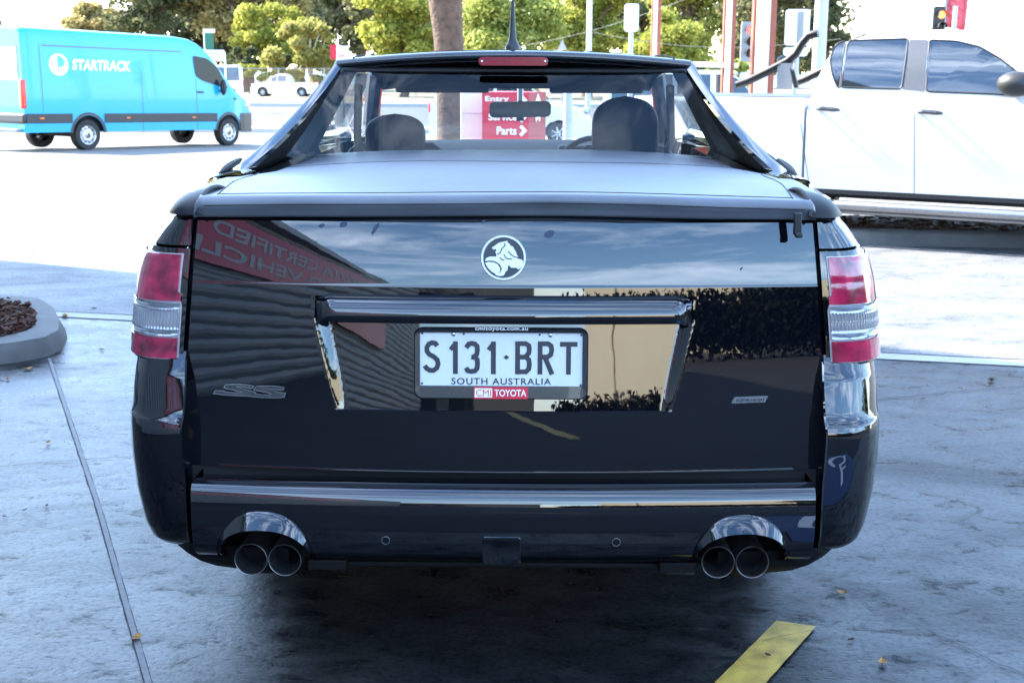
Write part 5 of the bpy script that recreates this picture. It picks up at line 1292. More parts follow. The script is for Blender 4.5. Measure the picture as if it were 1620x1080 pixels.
# ---- generic parked car for the background
def car(name, label, cat, x, y, yaw, paint, L=4.5, H=1.5, W_=1.78, kind='hatch', group=None, z=None, glassy='dark_glass'):
    t = thing(name, label, cat, (x, y, gz(y) if z is None else z), (0, 0, yaw), group)
    if kind == 'van': ZT = [(0, H*0.94), (0.1, H), (L*0.70, H*0.985), (L*0.78, H*0.9), (L*0.90, H*0.58), (L*0.97, H*0.44), (L, H*0.3)]; belt = H*0.52
    elif kind == 'ute': ZT = [(0, H*0.62), (L*0.38, H*0.62), (L*0.385, H*0.8), (L*0.41, H*0.97), (L*0.5, H), (L*0.60, H*0.98), (L*0.74, H*0.66), (L*0.95, H*0.56), (L, H*0.4)]; belt = H*0.66
    else: ZT = [(0, H*0.56), (L*0.03, H*0.66), (L*0.13, H*0.92), (L*0.22, H), (L*0.50, H*0.99), (L*0.58, H*0.92), (L*0.74, H*0.62), (L*0.95, H*0.50), (L, H*0.36)]; belt = H*0.60
    h2 = W_/2
    zt = lambda x_: lerp(ZT, x_)
    hw = lambda x_, z_: (h2-0.42*max(0, z_-belt)*(0.5 if kind == 'van' else 1)-0.06*max(0, 0.6-z_))*(1-0.25*max(0, (x_-L*0.8)/(L*0.2))**2.2)*(1-0.10*max(0, (0.3-x_)/0.3)**2)
    wr = 0.32; cs = (L*0.19, L*0.80)
    zb = arches(cs, wr+0.06, wr, 0.22)
    xs = sorted(set(frange(0, L, 0.12)+[c+d*0.05 for c in cs for d in range(-9, 10)]))
    mb = MB(); shell(mb, xs, zb, zt, hw, lambda x_: 0.08, 0.04); mb.build('body', paint, t, ang=35)
    mb = MB(); mb.box((L/2, 0, 0.42), (L*0.92, W_*0.82, 0.30)); mb.build('chassis', 'gap_black', t)
    for sgn in (-1, 1):
        for c in cs: add_wheel(t, c, sgn*(h2-0.02), wr, 0.2, sgn, wr*0.64, 'alloy', 7)
        top = H*0.93
        def wz(x_): return min(top, zt(x_)-0.07)
        spans = {'van': ((0.25, L*0.40), (L*0.43, L*0.62), (L*0.65, L*0.84)), 'ute': ((L*0.43, L*0.56), (L*0.575, L*0.71)), 'hatch': ((L*0.10, L*0.21), (L*0.225, L*0.40), (L*0.42, L*0.69))}[kind]
        for a, b in spans:
            n = 8; up_ = [(a+(b-a)*k/n, max(belt+0.03, wz(a+(b-a)*k/n))) for k in range(n+1)]; poly = [(a, belt+0.02)]+up_+[(b, belt+0.02)]
            P = []
            for q in poly:
                if not P or (abs(q[0]-P[-1][0])+abs(q[1]-P[-1][1])) > 0.01: P.append(q)
            mb = MB(); side_patch(mb, P[::-1], hw, 0.006, sgn, sub=1); mb.build('side_window', glassy, t)
        mb = MB(); mb.box((0.03, sgn*h2*0.84, belt*0.86), (0.08, 0.16, 0.28)); mb.build('tail_light', 'red_light', t, bevel=0.03)
        mb = MB(); mb.sphere((L*0.955, sgn*h2*0.66, belt*0.78), (0.16, 0.16, 0.09), 10, 8); mb.build('headlight', 'clear_lens', t)
        mb = MB(); mb.sphere((L*0.66, sgn*(h2+0.10), belt+0.08), (0.06, 0.10, 0.07), 10, 8); mb.build('door_mirror', paint, t)
    ws = {'van': (0.775, 0.895), 'ute': (0.61, 0.73), 'hatch': (0.585, 0.73)}[kind]
    mb = MB(); mb.grid([[Vector((L*f, hw(L*f, zt(L*f)-0.1)*0.82*u, zt(L*f)+0.012-0.03*u*u)) for u in (-1, -.5, 0, .5, 1)] for f in (ws[0], (ws[0]+ws[1])/2, ws[1])]); mb.build('windscreen', glassy, t)
    if kind != 'ute':
        mb = MB(); mb.grid([[Vector((x_-0.012, hw(0.2, z_)*0.78*u, z_)) for u in (-1, 0, 1)] for x_, z_ in ((lerp([(b_, a_) for a_, b_ in ZT[:3]], belt+0.06), belt+0.06), (lerp([(b_, a_) for a_, b_ in ZT[:3]], H*0.90), H*0.90))]); mb.build('rear_window', glassy, t)
    return t
mat('white_car', (0.72, 0.73, 0.73), 0.2, coat=0.5); mat('grey_car', (0.13, 0.135, 0.14), 0.25, coat=0.5); mat('dark_car', (0.02, 0.024, 0.03), 0.2, coat=0.5)
def pos(px, D): return CAM.x+(px-832)/2000*D, CAM.y+D
x, y = pos(845, 36); car('parked_hatchback', 'white hatchback seen through the black ute cabin, beside the red sign', 'car', x-2.9, y+0.4, R(-4), 'white_car', 4.5, 1.95, 1.8, 'hatch')
x, y = pos(935, 40); car('white_van', 'plain white van parked beyond the black ute roof, near the red posts', 'van', x+0.3, y, R(-3), 'white_car', 5.2, 2.08, 1.85, 'van')
x, y = pos(352, 88); car('parked_truck', 'white van parked behind the wire fence beside the blue van nose', 'van', x+1.6, y, R(200), 'white_car', 4.6, 2.2, 1.8, 'van')
x, y = pos(411, 92); car('parked_pickup', 'white pickup with dark windows parked beyond the wire fence', 'ute', x+4.3, y, R(178), 'white_car', 4.6, 1.6, 1.8, 'ute')

# ------------------------------------------------------------------ fence, signs, poles, signals
def fence():
    a, b = pos(330, 96), pos(560, 96); t = thing('wire_fence', 'galvanised chain-wire fence with top rail along the far verge', 'fence', (a[0], a[1], gz(a[1])))
    Ln = b[0]-a[0]+16; h = 1.95
    for k in range(int(Ln/3.4)+2):
        mb = MB(); mb.tube([(k*3.4-8, 0, 0), (k*3.4-8, 0, h+0.06)], 0.05, 8); mb.build('post', 'galv', t)
    mb = MB(); mb.tube([(-8, 0, h), (Ln-8+2, 0, h)], 0.028, 6); mb.tube([(-8, 0, 0.1), (Ln-8+2, 0, 0.1)], 0.02, 6); mb.build('rail', 'galv', t)
    mb = MB()
    for k in range(int(Ln/0.22)):
        x = k*0.22-8
        for s in (-1, 1): mb.tube([(x, 0.03*s, 0.05), (x+s*1.9, 0.03*s, h)], 0.004, 3, cap=False)
    mb.build('wire_mesh', 'wire', t)
fence()
def pole(name, label, cat, px, D, r, h, m, extra=None):
    x, y = pos(px, D); t = thing(name, label, cat, (x, y, gz(y)))
    mb = MB(); mb.lathe([(0, r*1.6), (0.04, r*1.6), (0.05, r), (h, r*0.85), (h, 0.001)], (0, 0, 0), (0, 0, 1), 16); mb.build('pole', m, t)
    if extra: extra(t, x, y)
    return t
def zat(py, D): return ZY(py, CAM.y+D, 832)
def panel(t, name, x, y, px0, px1, py0, py1, D, m, th=0.03, r=0.06, dy=0.0):
    s = D/2000; wd = (px1-px0)*s; z0, z1 = zat(py1, D)-gz(y), zat(py0, D)-gz(y); cx_ = CAM.x+((px0+px1)/2-832)*s-x
    mb = MB(); mb.prism(rrect(wd, z1-z0, min(r, wd*0.3), 4, cx_, (z0+z1)/2), th, fn=lambda u, v, d=0: Vector((u, dy-d, v))); return mb.build(name, m, t, smooth=False)
# light grey pole over the roof
pole('light_pole', 'slim grey pole rising behind the black ute roof, right of the antenna', 'pole', 927, 44, 0.10, 8, 'pole_grey')
def e1(t, x, y):
    panel(t, 'sign_panel', x, y, 980, 1002, 6, 50, 30, 'sign_white', dy=-0.06); 
    mb = MB(); mb.box((0.0, -0.03, zat(28, 30)-gz(y)), (0.05, 0.04, (zat(8, 30)-zat(48, 30)))); mb.build('bracket', 'galv', t)
pole('road_sign', 'small blank sign back on a thin post behind the black ute roof', 'sign', 991.5, 30, 0.06, zat(10, 30)-gz(27), 'pole_grey', e1)
def e2(t, x, y):
    D = 24
    panel(t, 'sign_panel', x, y, 1226, 1263, 14, 71, D, 'sign_white', dy=-0.05); panel(t, 'sub_panel', x, y, 1225, 1262, 74, 88, D, 'sign_white', dy=-0.05)
    mb = MB()
    mb.box((0.03, -0.11, zat(42, D)-gz(y)), (0.10, 0.05, zat(18, D)-zat(66, D))); mb.build('bracket', 'galv', t, bevel=0.01)
    mb = MB(); mb.sphere((-0.22, 0.0, zat(95, D)-gz(y)), (0.14, 0.12, 0.10), 12, 8); mb.build('signal_hood', 'signal_black', t)
pole('road_sign', 'large blank white sign back with a smaller plate under it, left of the white dual-cab', 'sign', 1246, 24, 0.06, zat(16, 24)-gz(21), 'pole_grey', e2)
pole('light_pole', 'thick pale grey pole rising behind the white dual-cab rear edge', 'pole', 1281, 28, 0.15, 9, 'pole_grey')
def steel_post(px0, pxm, px1, D, label):
    x0, y = pos(px0, D); xm = pos(pxm, D)[0]; x1 = pos(px1, D)[0]
    t = thing('canopy_post', label, 'post', (x0, y, gz(y)), group='red and white canopy posts')
    h = 7.5; mb = MB(); mb.box(((xm-x0)/2, 0.0, h/2), (xm-x0, 0.20, h)); mb.build('white_face', 'white_render', t, bevel=0.01)
    mb = MB(); mb.box(((xm+x1)/2-x0+0.002, 0.05, h/2), (x1-xm, 0.34, h)); mb.box((-0.025, 0.08, h/2), (0.04, 0.22, h)); mb.build('red_flange', 'red_steel', t, bevel=0.008)
steel_post(1182, 1203, 1211, 22, 'wider white and red-brown steel post standing just right of the traffic signal')
steel_post(1136, 1145, 1150, 30, 'narrower white and red-brown steel post left of the traffic signal')
steel_post(1025, 1031, 1036, 40, 'thin pale and red-brown steel post beyond the ute roof, right of the small sign back')
def signal(name, label, px, D, pyr, m, lamps, wd=0.30, px1=None, lampr=0.10, pole_m='pole_grey'):
    x, y = pos(px, D); z0 = gz(y); t = thing(name, label, 'traffic light', (x, y, z0))
    zr = zat(pyr, D)-z0; sp = 0.26*D/30
    mb = MB(); mb.lathe([(0, 0.14), (0.05, 0.14), (0.06, 0.055), (zr+0.2, 0.05), (zr+0.2, 0.001)], (0.30 if lamps == 3 else 0.42, 0.1, 0), (0, 0, 1), 12); mb.build('pole', pole_m, t)
    mb = MB(); mb.prism(rrect(wd, sp*lamps+0.12, 0.05, 4, 0, zr-sp*(lamps-1)/2), 0.10, fn=lambda u, v, d=0: Vector((u, -d, v))); h = mb.build('signal_head', 'galv' if lamps == 3 else 'signal_black', t, bevel=0.01)
    for k in range(lamps):
        mb = MB(); z = zr-sp*k; mb.lathe([(0, lampr), (0.012, lampr*0.8), (0.02, 0.001)], (0.05, -0.10, z), (0, -1, 0), 16); mb.build('lamp', m if k == 0 else 'signal_black', h)
        mb = MB(); mb.grid([[Vector((0.05+(lampr+0.012)*math.cos(R(a)), -0.10-dd, z+(lampr+0.012)*math.sin(R(a)))) for a in range(-20, 201, 20)] for dd in (0, 0.16)]); mb.build('visor', 'signal_black', h)
signal('traffic_light', 'red traffic signal on a pale backing, left of the wide red-brown post', 1170, 32, 47, 'signal_red', 3, 0.34)
signal('traffic_light', 'traffic signal with a glowing orange lamp above the white dual-cab roof', 1459, 30, 22, 'signal_orange', 2, 0.26, lampr=0.085)
# pink-red banner flag
x, y = pos(1468, 33); t = thing('banner_flag', 'faded red banner flag on a pole above the white dual-cab roof', 'flag', (x, y, gz(y)))
mb = MB(); mb.lathe([(0, 0.05), (7, 0.035), (7, 0.001)], (0.02, 0, 0), (0, 0, 1), 10); mb.build('pole', 'galv', t)
s_ = 33/2000; zb = zat(41, 33)-gz(y); mb = MB(); rows = []
for i in range(14):
    f = i/13; z = zb+f*3.0; wd = 30*s_*(1+0.10*f) ; rows.append([Vector((0.07+wd*k/10, 0.05*math.sin(k*0.9+f*3), z-0.10*(k/10)*(1-f))) for k in range(11)])
mb.grid(rows); fl = mb.build('flag', 'flag_pink', t, solid=0.004)
mb = MB(); letters(mb, 'toyota', 0.34, 0.09, lambda u, v, d=0: Vector((0.13+u, -0.085+0.05*math.sin((u+.13)/.05*0.9), zb+0.50-0.25*u+v))); letters(mb, 'service', 0.36, 0.09, lambda u, v, d=0: Vector((0.13+u, -0.085, zb+0.28-0.25*u+v)))
# (the flag's own lettering is too washed out to read: two pale lines)
mb = MB(); 
for k, (w0, zz) in enumerate(((0.32, 0.52), (0.30, 0.30))):
    mb.add([Vector((0.13, -0.075, zb+zz)), Vector((0.13+w0, -0.075, zb+zz-0.08)), Vector((0.13+w0, -0.075, zb+zz+0.02)), Vector((0.13, -0.075, zb+zz+0.10))], [(0, 1, 2, 3)])
mb.build('pale_lines', 'flag_pink', fl, smooth=False)
# red direction sign seen through the cab
def entry_sign():
    D = 15.0; x, y = pos(762, D); t = thing('direction_sign', 'red box sign reading Entry, Service and Parts, seen through the ute cabin', 'sign', (x, y, gz(y)))
    s = D/2000; wd = 73*s; z1 = zat(146, D)-gz(y); z0 = 0.25; dp = 0.52
    yaw = R(0); e = Vector((math.cos(yaw), math.sin(yaw), 0)); sidev = Vector((0.44, -0.0, 0))
    fw = 73*s; sw = 27*s
    P = [Vector((0, 0, 0)), Vector((fw, 0, 0)), Vector((fw+sw, 0.32, 0)), Vector((sw, 0.62, 0))]
    mb = MB()
    for i in range(4):
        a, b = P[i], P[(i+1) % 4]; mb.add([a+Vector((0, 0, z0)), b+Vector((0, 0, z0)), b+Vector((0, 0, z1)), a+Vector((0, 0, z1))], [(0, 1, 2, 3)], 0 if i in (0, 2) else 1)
    mb.add([p+Vector((0, 0, z1)) for p in P], [(0, 1, 2, 3)]); bd = mb.build('sign_box', ['sign_red', 'sign_red_shaded'], t, smooth=False)
    mb = MB(); mb.box((fw/2+0.1, 0.2, 0.14), (0.5, 0.3, 0.28)); mb.build('plinth', 'kerb_stone', t, bevel=0.02)
    fz = lambda py: zat(py, D)-gz(y)
    mb = MB(); fn = lambda u, v, d=0: Vector((u, -0.004, v))
    for body, pxa, pxb, pya, pyb in (('Entry', 767, 804, 163, 152.5), ('Service', 772, 817, 191, 180), ('Parts', 785, 816, 213.5, 200.5)):
        u0 = (pxa-762)*s; letters(mb, body, (pxb-pxa)*s, fz(pyb)-fz(pya), lambda u, v, d=0: fn(u0+u, fz(pya)+v), bold=0.025)
    for py, k in ((159, 0), (185, 0), (207, 0)):
        u0 = (822-762)*s; zc = fz(py); mb.ribbon([(u0, zc+7.2*s), (u0+7*s, zc), (u0, zc-7.2*s)], 5.2*s, lambda u, v, d=0: Vector((u, -0.004-d, v)), 0.001)
    # side face: the same arrows, foreshortened
    sd = (P[2]-P[1]); ns = Vector((sd.y, -sd.x, 0)).normalized()*0.004
    for py in (159, 186):
        zc = fz(py); f2 = lambda u, v, d=0: P[1]+sd*u+ns+Vector((0, 0, v)); mb.ribbon([(0.40, zc-5*s), (0.52, zc+5*s), (0.64, zc-5*s)], 0.07, lambda u, v, d=0: f2(u, v)+ns*d*100, 0.0001)
    mb.build('lettering', 'logo_white', bd, smooth=False, recalc=False)
    # white board standing behind it
    D2 = 15.6; x2, y2 = pos(729, D2); t2 = thing('white_board', 'plain white upright board left of the red direction sign', 'sign', (x2, y2, gz(y2)))
    mb = MB(); w2 = 44*D2/2000; h2 = zat(140, D2)-gz(y2); mb.box((w2/2, 0, h2/2+0.05), (w2, 0.10, h2-0.1)); mb.build('panel', 'sign_white', t2, bevel=0.01)
    mb = MB()
    for z in (0.35, 0.7, 1.05): mb.box((w2/2, -0.052, z), (w2*0.98, 0.004, 0.008))
    mb.box((w2/2, 0, 0.05), (w2*0.8, 0.2, 0.1)); mb.build('joint', 'pole_grey', t2)
entry_sign()
pole('bollard_post', 'dark grey post seen through the cabin right of the red sign', 'post', 896, 21, 0.085, 1.62, 'pole_grey')
# signs on the left
def roadside_sign():
    D = 60; x, y = pos(334, D); z = gz(y); t = thing('pylon_sign', 'green and white business sign on a white post above the blue van bonnet', 'sign', (x, y, z))
    mb = MB(); mb.tube([(0, 0, 0), (0, 0, zat(48, D)-z)], 0.05, 8); mb.tube([(0.9, 0, 0), (0.9, 0, zat(84, D)-z)], 0.04, 8); mb.build('post', 'sign_white', t)
    f = lambda px0, px1, py0, py1, nm, m, dy: panel(t, nm, x, y, px0, px1, py0, py1, D, m, th=0.05, r=0.02, dy=dy)
    f(335, 351, 48, 54, 'top_panel', 'sign_white', -0.05); f(335, 348, 54, 80, 'green_panel', 'sign_green', -0.05); f(335, 363, 81, 99, 'lower_panel', 'sign_white', -0.05)
    mb = MB(); s = D/2000
    for py, w0 in ((86, 18), (92, 16)):
        for k in range(int(w0/2)): mb.box(((338-334+k*2.2)*s, -0.12, zat(py, D)-z), (1.4*s, 0.01, 2.2*s))
    mb.build('print', 'pole_grey', t)
roadside_sign()
def red_sign():
    D = 55; x, y = pos(537, D); z = gz(y); t = thing('shop_sign', 'small red and white sign among the trees left of the ute roof corner', 'sign', (x, y, z))
    mb = MB(); mb.tube([(0.25, 0, 0), (0.25, 0, zat(94, D)-z)], 0.05, 8); mb.build('post', 'galv', t)
    panel(t, 'red_panel', x, y, 528, 537.5, 72, 95, D, 'sign_red', 0.05, 0.02, -0.05); panel(t, 'white_panel', x, y, 538, 556, 74, 100, D, 'sign_white', 0.05, 0.02, -0.05)
    mb = MB(); s = D/2000; letters(mb, 'Do', 0.26, 0.16, lambda u, v, d=0: Vector((0.09+u, -0.108, zat(92, D)-z+v)), bold=0.03); mb.build('lettering', 'sign_red', t, smooth=False, recalc=False)
red_sign()
x, y = pos(886, 40); t = thing('warning_triangle', 'small pale yellow triangular sign just above the black ute roof', 'sign', (x, y, gz(y)))
z0, z1 = zat(84, 40)-gz(y), zat(62, 40)-gz(y); mb = MB(); mb.prism([(-0.18, z0), (0.18, z0), (0, z1)], 0.03, fn=lambda u, v, d=0: Vector((u, -d, v))); mb.build('sign_panel', 'strip_concrete', t, smooth=False)
mb = MB(); mb.tube([(0, 0.03, 0), (0, 0.03, z0+0.1)], 0.03); mb.build('post', 'galv', t)
x, y = pos(1090, 30); t = thing('boom_barrier', 'white horizontal boom arm on a short post beyond the ute roof', 'barrier', (x, y, gz(y)))
mb = MB(); z = zat(101, 30)-gz(y); mb.tube([(-0.2, 0, z), (1.0, 0, z-0.03)], 0.062, 12); mb.build('arm', 'sign_white', t); mb = MB(); mb.box((-0.1, 0, z/2), (0.22, 0.22, z)); mb.build('post', 'galv', t, bevel=0.01)
# overhead wires
for (pa, ya, pb, yb2), lab in (((740, 86, 1180, -40), 'pale overhead wire climbing to the right across the green trees'), ((930, 50, 1330, 62), 'lower overhead wire crossing behind the red-brown posts')):
    a = W(pa, ya, 38); b = W(pb, yb2, 34); mb = MB(); mb.tube([a.lerp(b, k/20)-Vector((0, 0, 0.35*math.sin(math.pi*k/20))) for k in range(21)], 0.006, 5); tag(mb.build('overhead_wire', 'wire'), lab, 'wire')

# ------------------------------------------------------------------ trees
def leaf_cloud(cl, n, size, seed, aspect=0.55):
    """cl: list of (centre, radii); many small leaf faces through the volume of each clump"""
    rng = np.random.default_rng(seed); C = np.array([c for c, _ in cl]); Rr = np.array([r for _, r in cl])
    wgt = Rr.prod(1)**(2/3); wgt /= wgt.sum(); idx = rng.choice(len(cl), n, p=wgt)
    d = rng.normal(size=(n, 3)); d /= np.linalg.norm(d, axis=1)[:, None]
    rad = rng.random(n)**0.42
    p = C[idx]+d*Rr[idx]*rad[:, None]*(1+0.12*rng.normal(size=n))[:, None]
    a = rng.normal(size=(n, 3)); a /= np.linalg.norm(a, axis=1)[:, None]
    nrm = d*0.5+rng.normal(size=(n, 3))*0.8+np.array([0, 0, 0.35]); nrm /= np.linalg.norm(nrm, axis=1)[:, None]
    u = np.cross(nrm, a); u /= np.linalg.norm(u, axis=1)[:, None]; v = np.cross(nrm, u)
    s = size*(0.6+0.8*rng.random(n))[:, None]
    q = np.stack([p-u*s, p+v*s*aspect+u*s*0.1, p+u*s, p-v*s*aspect+u*s*0.1], 1).reshape(-1, 3)
    return q, np.arange(n*4).reshape(n, 4)
def leaves(name, m, parent, q, f):
    me = bpy.data.meshes.new(name); me.vertices.add(len(q)); me.vertices.foreach_set('co', q.astype(np.float32).ravel())
    me.loops.add(f.size); me.loops.foreach_set('vertex_index', f.ravel().astype(np.int32)); me.polygons.add(len(f)); me.polygons.foreach_set('loop_start', np.arange(0, f.size, 4, dtype=np.int32)); me.polygons.foreach_set('loop_total', np.full(len(f), 4, dtype=np.int32))
    me.update(calc_edges=True); me.validate(); me.materials.append(M[m]); o = bpy.data.objects.new(name, me); return link(o, parent)
def tree(name, label, px, D, pw, ptop, pbot, m, bark='bark', n=5000, size=0.16, seed=1, depth=0.7, clumps=26, trunk=True, group='trees beyond the road', rs=1.0):
    x, y = pos(px, D); z0 = gz(y); s = D/2000; rnd = random.Random(seed)
    hwid = pw*s/2; zt, zb = zat(ptop, D)-z0, zat(pbot, D)-z0
    t = thing(name, label, 'tree' if trunk else 'bush', (x, y, z0), group=group)
    cl = []; H = zt-zb; cz = (zt+zb)/2
    for k in range(clumps):
        a = rnd.uniform(0, 6.283); e = math.asin(rnd.uniform(-1, 1)); q = rnd.random()**0.4
        c = (hwid*0.86*q*math.cos(a)*math.cos(e), hwid*depth*q*math.sin(a)*math.cos(e), cz+H*0.46*q*math.sin(e))
        r = rs*rnd.uniform(0.16, 0.34)*min(hwid, H*0.6); cl.append((c, (r*1.15, r*1.1, r*0.8)))
    qv, fv = leaf_cloud(cl, n, size, seed)
    mb = MB(); r0 = 0.035*zt
    if trunk:
        ptsT = [Vector((0, 0, -0.05)), Vector((rnd.uniform(-.2, .2), 0, zb*0.5)), Vector((rnd.uniform(-.3, .3), 0, max(zb, 0.8))), Vector((rnd.uniform(-.3, .3), 0, cz))]
        mb.tube(ptsT, [r0*1.3, r0, r0*0.85, r0*0.4], 10)
        for k in range(0, clumps, 2):
            c = Vector(cl[k][0]); b0 = ptsT[2].lerp(ptsT[3], rnd.random()*0.8); mid = b0.lerp(c, 0.5)+Vector((0, 0, 0.05*H)); mb.tube([b0, mid, c], [r0*0.38, r0*0.25, r0*0.08], 6)
    else:
        for k in range(clumps): c = Vector(cl[k][0]); mb.tube([Vector((c.x*0.3, c.y*0.3, 0)), c], [0.05, 0.02], 5)
    mb.build('trunk' if trunk else 'stems', bark, t); leaves('crown' if trunk else 'foliage', m, t, qv, fv); return t
T = tree
T('gum_tree', 'dark olive gum tree with a broad crown rising behind the blue van roof', 255, 118, 210, -150, 105, 'dark_leaf', n=16000, size=0.24, seed=11, clumps=44)
T('gum_tree', 'olive brown gum tree above the middle of the blue van, left of the dark gum', 165, 122, 130, 2, 95, 'olive_leaf', n=9000, size=0.24, seed=12, clumps=30)
T('gum_tree', 'tall pale olive gum tree above the green business sign', 395, 120, 220, -170, 118, 'olive_leaf', n=18000, size=0.24, seed=13, clumps=46)
T('gum_tree', 'dark grey-green gum tree between the yellow tree and the bright green trees', 575, 112, 160, -180, 118, 'gum_leaf', n=16000, size=0.22, seed=14, clumps=44)
T('yellow_tree', 'yellow-green young tree behind the wire fence left of the ute roof', 495, 100, 150, 26, 140, 'yellow_leaf', bark='pale_bark', n=11000, size=0.17, seed=15, clumps=24, rs=0.72)
T('olive_tree', 'hazy yellow-olive tree filling in behind the yellow-green young tree', 450, 112, 190, 0, 128, 'lime_leaf', n=12000, size=0.2, seed=31, clumps=40, rs=0.8)
T('dark_bush', 'dark green bush massed behind the wire fence below the olive gum', 400, 106, 150, 74, 122, 'dark_leaf', n=8000, size=0.17, seed=16, trunk=False, clumps=26)
T('green_bush', 'light green low bush at the wire fence between the parked van and pickup', 408, 99, 60, 98, 134, 'lime_leaf', n=2200, size=0.12, seed=17, trunk=False, clumps=12)
T('green_tree', 'bright green leafy tree left of the thick brown trunk', 640, 92, 165, -45, 135, 'lime_leaf', n=16000, size=0.17, seed=18, clumps=44, rs=0.85)
T('green_tree', 'bright green leafy tree directly behind the ute antenna', 800, 90, 180, -80, 140, 'green_leaf', n=18000, size=0.17, seed=19, clumps=46)
T('green_tree', 'bright green leafy tree behind the slim grey pole', 925, 95, 180, -90, 140, 'lime_leaf', n=18000, size=0.18, seed=20, clumps=46)
T('lime_tree', 'sunny yellow-green rounded tree behind the red-brown posts', 1050, 80, 140, 18, 150, 'lime_leaf', n=13000, size=0.15, seed=21, clumps=36)
T('gum_tree', 'mixed olive and green tree filling the gap above the yellow-green tree', 1085, 110, 210, -160, 110, 'green_leaf', n=16000, size=0.22, seed=22, clumps=44)
T('dark_tree', 'dark grey-green tree standing behind the traffic signal', 1195, 95, 165, -140, 140, 'gum_leaf', n=16000, size=0.19, seed=23, clumps=44)
T('pine_tree', 'dark pine behind the thick pale pole at the dual-cab corner', 1285, 90, 100, -120, 140, 'dark_leaf', n=13000, size=0.16, seed=24, clumps=36)
T('roadside_tree', 'yellow-green tree showing at the far right above the dual-cab bonnet', 1632, 75, 90, -40, 75, 'lime_leaf', n=4500, size=0.14, seed=25)
T('distant_tree', 'small grey tree tip at the far left edge of the sky', -6, 150, 46, 14, 60, 'gum_leaf', n=1800, size=0.26, seed=26, clumps=10)
T('verge_shrub', 'low green shrubs beyond the roof at right under the red posts', 1140, 55, 110, 86, 150, 'green_leaf', n=4000, size=0.10, seed=27, trunk=False, clumps=16)
for i_, (px_, D_, pw_, pt_, pb_, m_, lb_) in enumerate((
    (330, 150, 200, -60, 100, 'dark_leaf', 'far dark tree filling the gap left of the green business sign'),
    (480, 150, 220, -120, 110, 'gum_leaf', 'far grey-green tree behind the yellow-green young tree'),
    (720, 140, 220, -40, 130, 'gum_leaf', 'far grey-green tree behind the thick brown trunk'),
    (1000, 140, 240, -120, 130, 'dark_leaf', 'far dark tree behind the small sign back'),
    (1240, 140, 200, -120, 130, 'gum_leaf', 'far grey-green tree between the red-brown posts and the pine'))):
    T('far_tree', lb_, px_, D_, pw_, pt_, pb_, m_, n=11000, size=0.30, seed=40+i_, clumps=40)
# dead pale limb of the yellow tree and the thick brown trunk
def big_trunk():
    D = 27; x, y = pos(712, D); z0 = gz(y); s = D/2000; t = thing('big_tree', 'thick brown leaning tree trunk behind the ute roof', 'tree', (x, y, z0))
    P = []; Rr = []
    for py, pxc, w_ in ((232, 716, 58), (205, 714, 46), (150, 713, 44), (90, 712, 44), (40, 709, 47), (0, 706, 52), (-60, 700, 50), (-140, 705, 44), (-230, 712, 30)):
        P.append(Vector(((pxc-712)*s, 0, zat(py, D)-z0))); Rr.append(w_*s/2)
    P[0].z = -0.05
    Q = []; RQ = []
    for i in range(len(P)-1):
        for k in range(4): Q.append(P[i].lerp(P[i+1], k/4)); RQ.append(Rr[i]+(Rr[i+1]-Rr[i])*k/4)
    mb = MB(); mb.tube(Q, RQ, 20)
    top = P[-1]; rnd = random.Random(2); cl = []
    for k in range(16):
        a = rnd.uniform(0, 6.28); c = top+Vector((math.cos(a)*rnd.uniform(.5, 2.8), math.sin(a)*rnd.uniform(.5, 2.5), rnd.uniform(-0.1, 2.4))); mb.tube([P[-2].lerp(top, rnd.random()), top.lerp(c, 0.5)+Vector((0, 0, .3)), c], [0.16, 0.09, 0.03], 6); cl.append((tuple(c), (0.9, 0.9, 0.6)))
    mb.build('trunk', 'bark', t); q, f = leaf_cloud(cl, 3500, 0.13, 77); leaves('crown', 'gum_leaf', t, q, f)
big_trunk()
def back_tree(x, y, h, wd, seed, label):
    rnd = random.Random(seed); t = thing('dark_tree', label, 'tree', (x, y, 0)); cl = []
    for k in range(26):
        a = rnd.uniform(0, 6.28); q = rnd.random()**0.5; cl.append(((wd*q*math.cos(a), wd*0.6*q*math.sin(a), h*rnd.uniform(0.35, 0.9)), (wd*0.34, wd*0.3, h*0.14)))
    mb = MB(); mb.tube([(0, 0, 0), (0.1, 0, h*0.4), (0, 0.1, h*0.75)], [0.2, 0.15, 0.06], 8); mb.build('trunk', 'bark', t); q_, f_ = leaf_cloud(cl, 9000 if h < 10 else 14000, 0.13 if h < 10 else 0.3, seed); leaves('crown', 'dark_leaf', t, q_, f_)
back_tree(11.2, -20.5, 5.0, 3.2, 61, 'dark tree mirrored over the right half of the tailgate')
back_tree(15.0, -18.0, 5.4, 3.4, 62, 'larger dark tree mirrored near the right tail light')
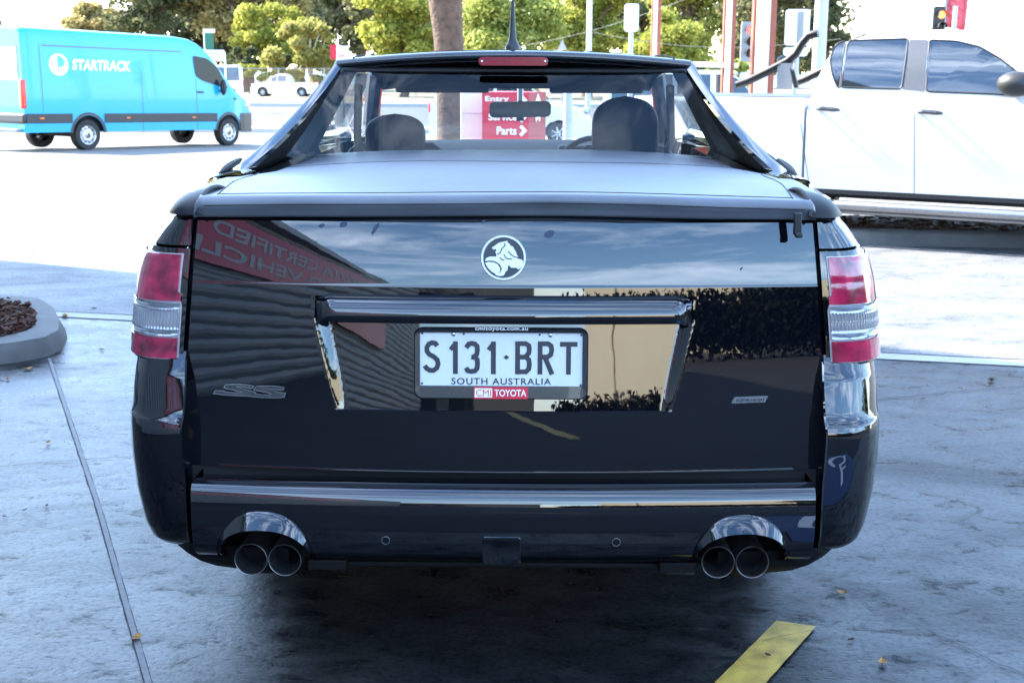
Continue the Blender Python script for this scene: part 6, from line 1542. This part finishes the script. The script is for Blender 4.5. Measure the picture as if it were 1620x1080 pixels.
# ------------------------------------------------------------------ small litter on the concrete
def leaf_litter(px, py, sz, m, label, seed, dz=0.004):
    p = G(px, py, dz); rnd = random.Random(seed); mb = MB(); a = rnd.uniform(0, 6.28); rows = []
    for i in range(7):
        t = -1+2*i/6; wd = sz*0.36*max(0.05, 1-t*t)
        rows.append([Vector((t*sz/2, k*wd, 0.10*sz*abs(k)+0.12*sz*t*t+0.001)) for k in (-1, -.5, 0, .5, 1)])
    rt = Matrix.Rotation(a, 3, 'Z'); mb.grid([[rt @ q for q in r] for r in rows])
    mb.tube([rt @ Vector((sz*0.5, 0, 0.12*sz)), rt @ Vector((sz*0.75, 0, 0.05*sz))], sz*0.02, 5)
    o = mb.build('dry_leaf', m, loc=p); tag(o, label, 'leaf', 'dry leaves on the concrete')
for i, (px, py, sz, m, lb) in enumerate([
    (76, 700, 0.028, 'dry_leaf', 'tan dry leaf on the concrete left of the long joint'),
    (216, 1010, 0.038, 'dry_leaf', 'reddish dry leaf lying across the long joint near the bottom edge'),
    (45, 584, 0.045, 'dry_leaf', 'curled tan leaf just below the island kerb'),
    (12, 600, 0.03, 'dry_leaf', 'tan leaf at the left edge below the island kerb'),
    (103, 500, 0.05, 'dry_leaf', 'curled tan leaf against the tip of the island kerb'),
    (1396, 1048, 0.030, 'dry_leaf', 'pale tan leaf on the concrete right of the yellow line'),
    (1332, 938, 0.030, 'dry_leaf', 'brown crumpled leaf at the start of the crack'),
    (1346, 1012, 0.020, 'twig', 'dark crumb beside the crack, above the pale leaf'),
    (161, 553, 0.028, 'twig', 'dark crumpled leaf on the bright concrete right of the kerb tip'),
    (149, 488, 0.03, 'twig', 'small dark leaf on the sunlit edge beyond the kerb tip'),
    (74, 800, 0.016, 'twig', 'dark crumb farthest right of the three in a row at left'),
    (39, 807, 0.016, 'twig', 'dark crumb in the middle of the three in a row at left'),
    (7, 817, 0.016, 'twig', 'dark crumb farthest left of the three in a row at left'),
    (1215, 1036, 0.018, 'twig', 'dark crumb lying on the yellow line'),
    (1460, 631, 0.022, 'twig', 'dark crumb just below the saw cut at right'),
    (1568, 602, 0.05, 'twig', 'short dark twig above the saw cut at right')]):
    leaf_litter(px, py, sz, m, lb, i+3, 0.008 if px == 1215 else 0.004)

def added_back_hedge():  # unseen foliage, added to darken what the tailgate mirrors below the crease
    t = thing('added_hedge', 'dark leaf mass added behind the camera to darken the tailgate reflection', 'added_hedge', (1.5, -19.0, 0)); cl = []
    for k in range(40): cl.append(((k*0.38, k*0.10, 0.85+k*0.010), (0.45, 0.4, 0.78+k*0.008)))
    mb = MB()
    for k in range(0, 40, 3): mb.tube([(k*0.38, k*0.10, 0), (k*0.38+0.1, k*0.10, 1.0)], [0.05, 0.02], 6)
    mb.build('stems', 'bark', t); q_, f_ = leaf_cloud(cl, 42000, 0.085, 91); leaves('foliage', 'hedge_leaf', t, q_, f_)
added_back_hedge()
back_tree(-29, -27, 20, 8.0, 63, 'tall dark tree behind the showroom mirrored in the dual-cab windows')
back_tree(-40, -24, 21, 8.0, 64, 'second tall tree behind the showroom mirrored in the dual-cab windows')

def added_side_hedge():  # unseen foliage, added to dim the bright wall of the plate recess
    t = thing('added_hedge', 'tall dark leaf mass added out of view at right to darken the tailgate recess reflection', 'added_hedge', (14.0, -15.0, 0)); cl = []
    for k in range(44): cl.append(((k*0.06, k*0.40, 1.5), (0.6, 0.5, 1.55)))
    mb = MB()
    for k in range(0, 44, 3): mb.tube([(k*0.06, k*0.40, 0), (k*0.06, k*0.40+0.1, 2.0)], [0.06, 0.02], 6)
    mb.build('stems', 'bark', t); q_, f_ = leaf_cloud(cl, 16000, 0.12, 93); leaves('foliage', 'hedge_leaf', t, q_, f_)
added_side_hedge()
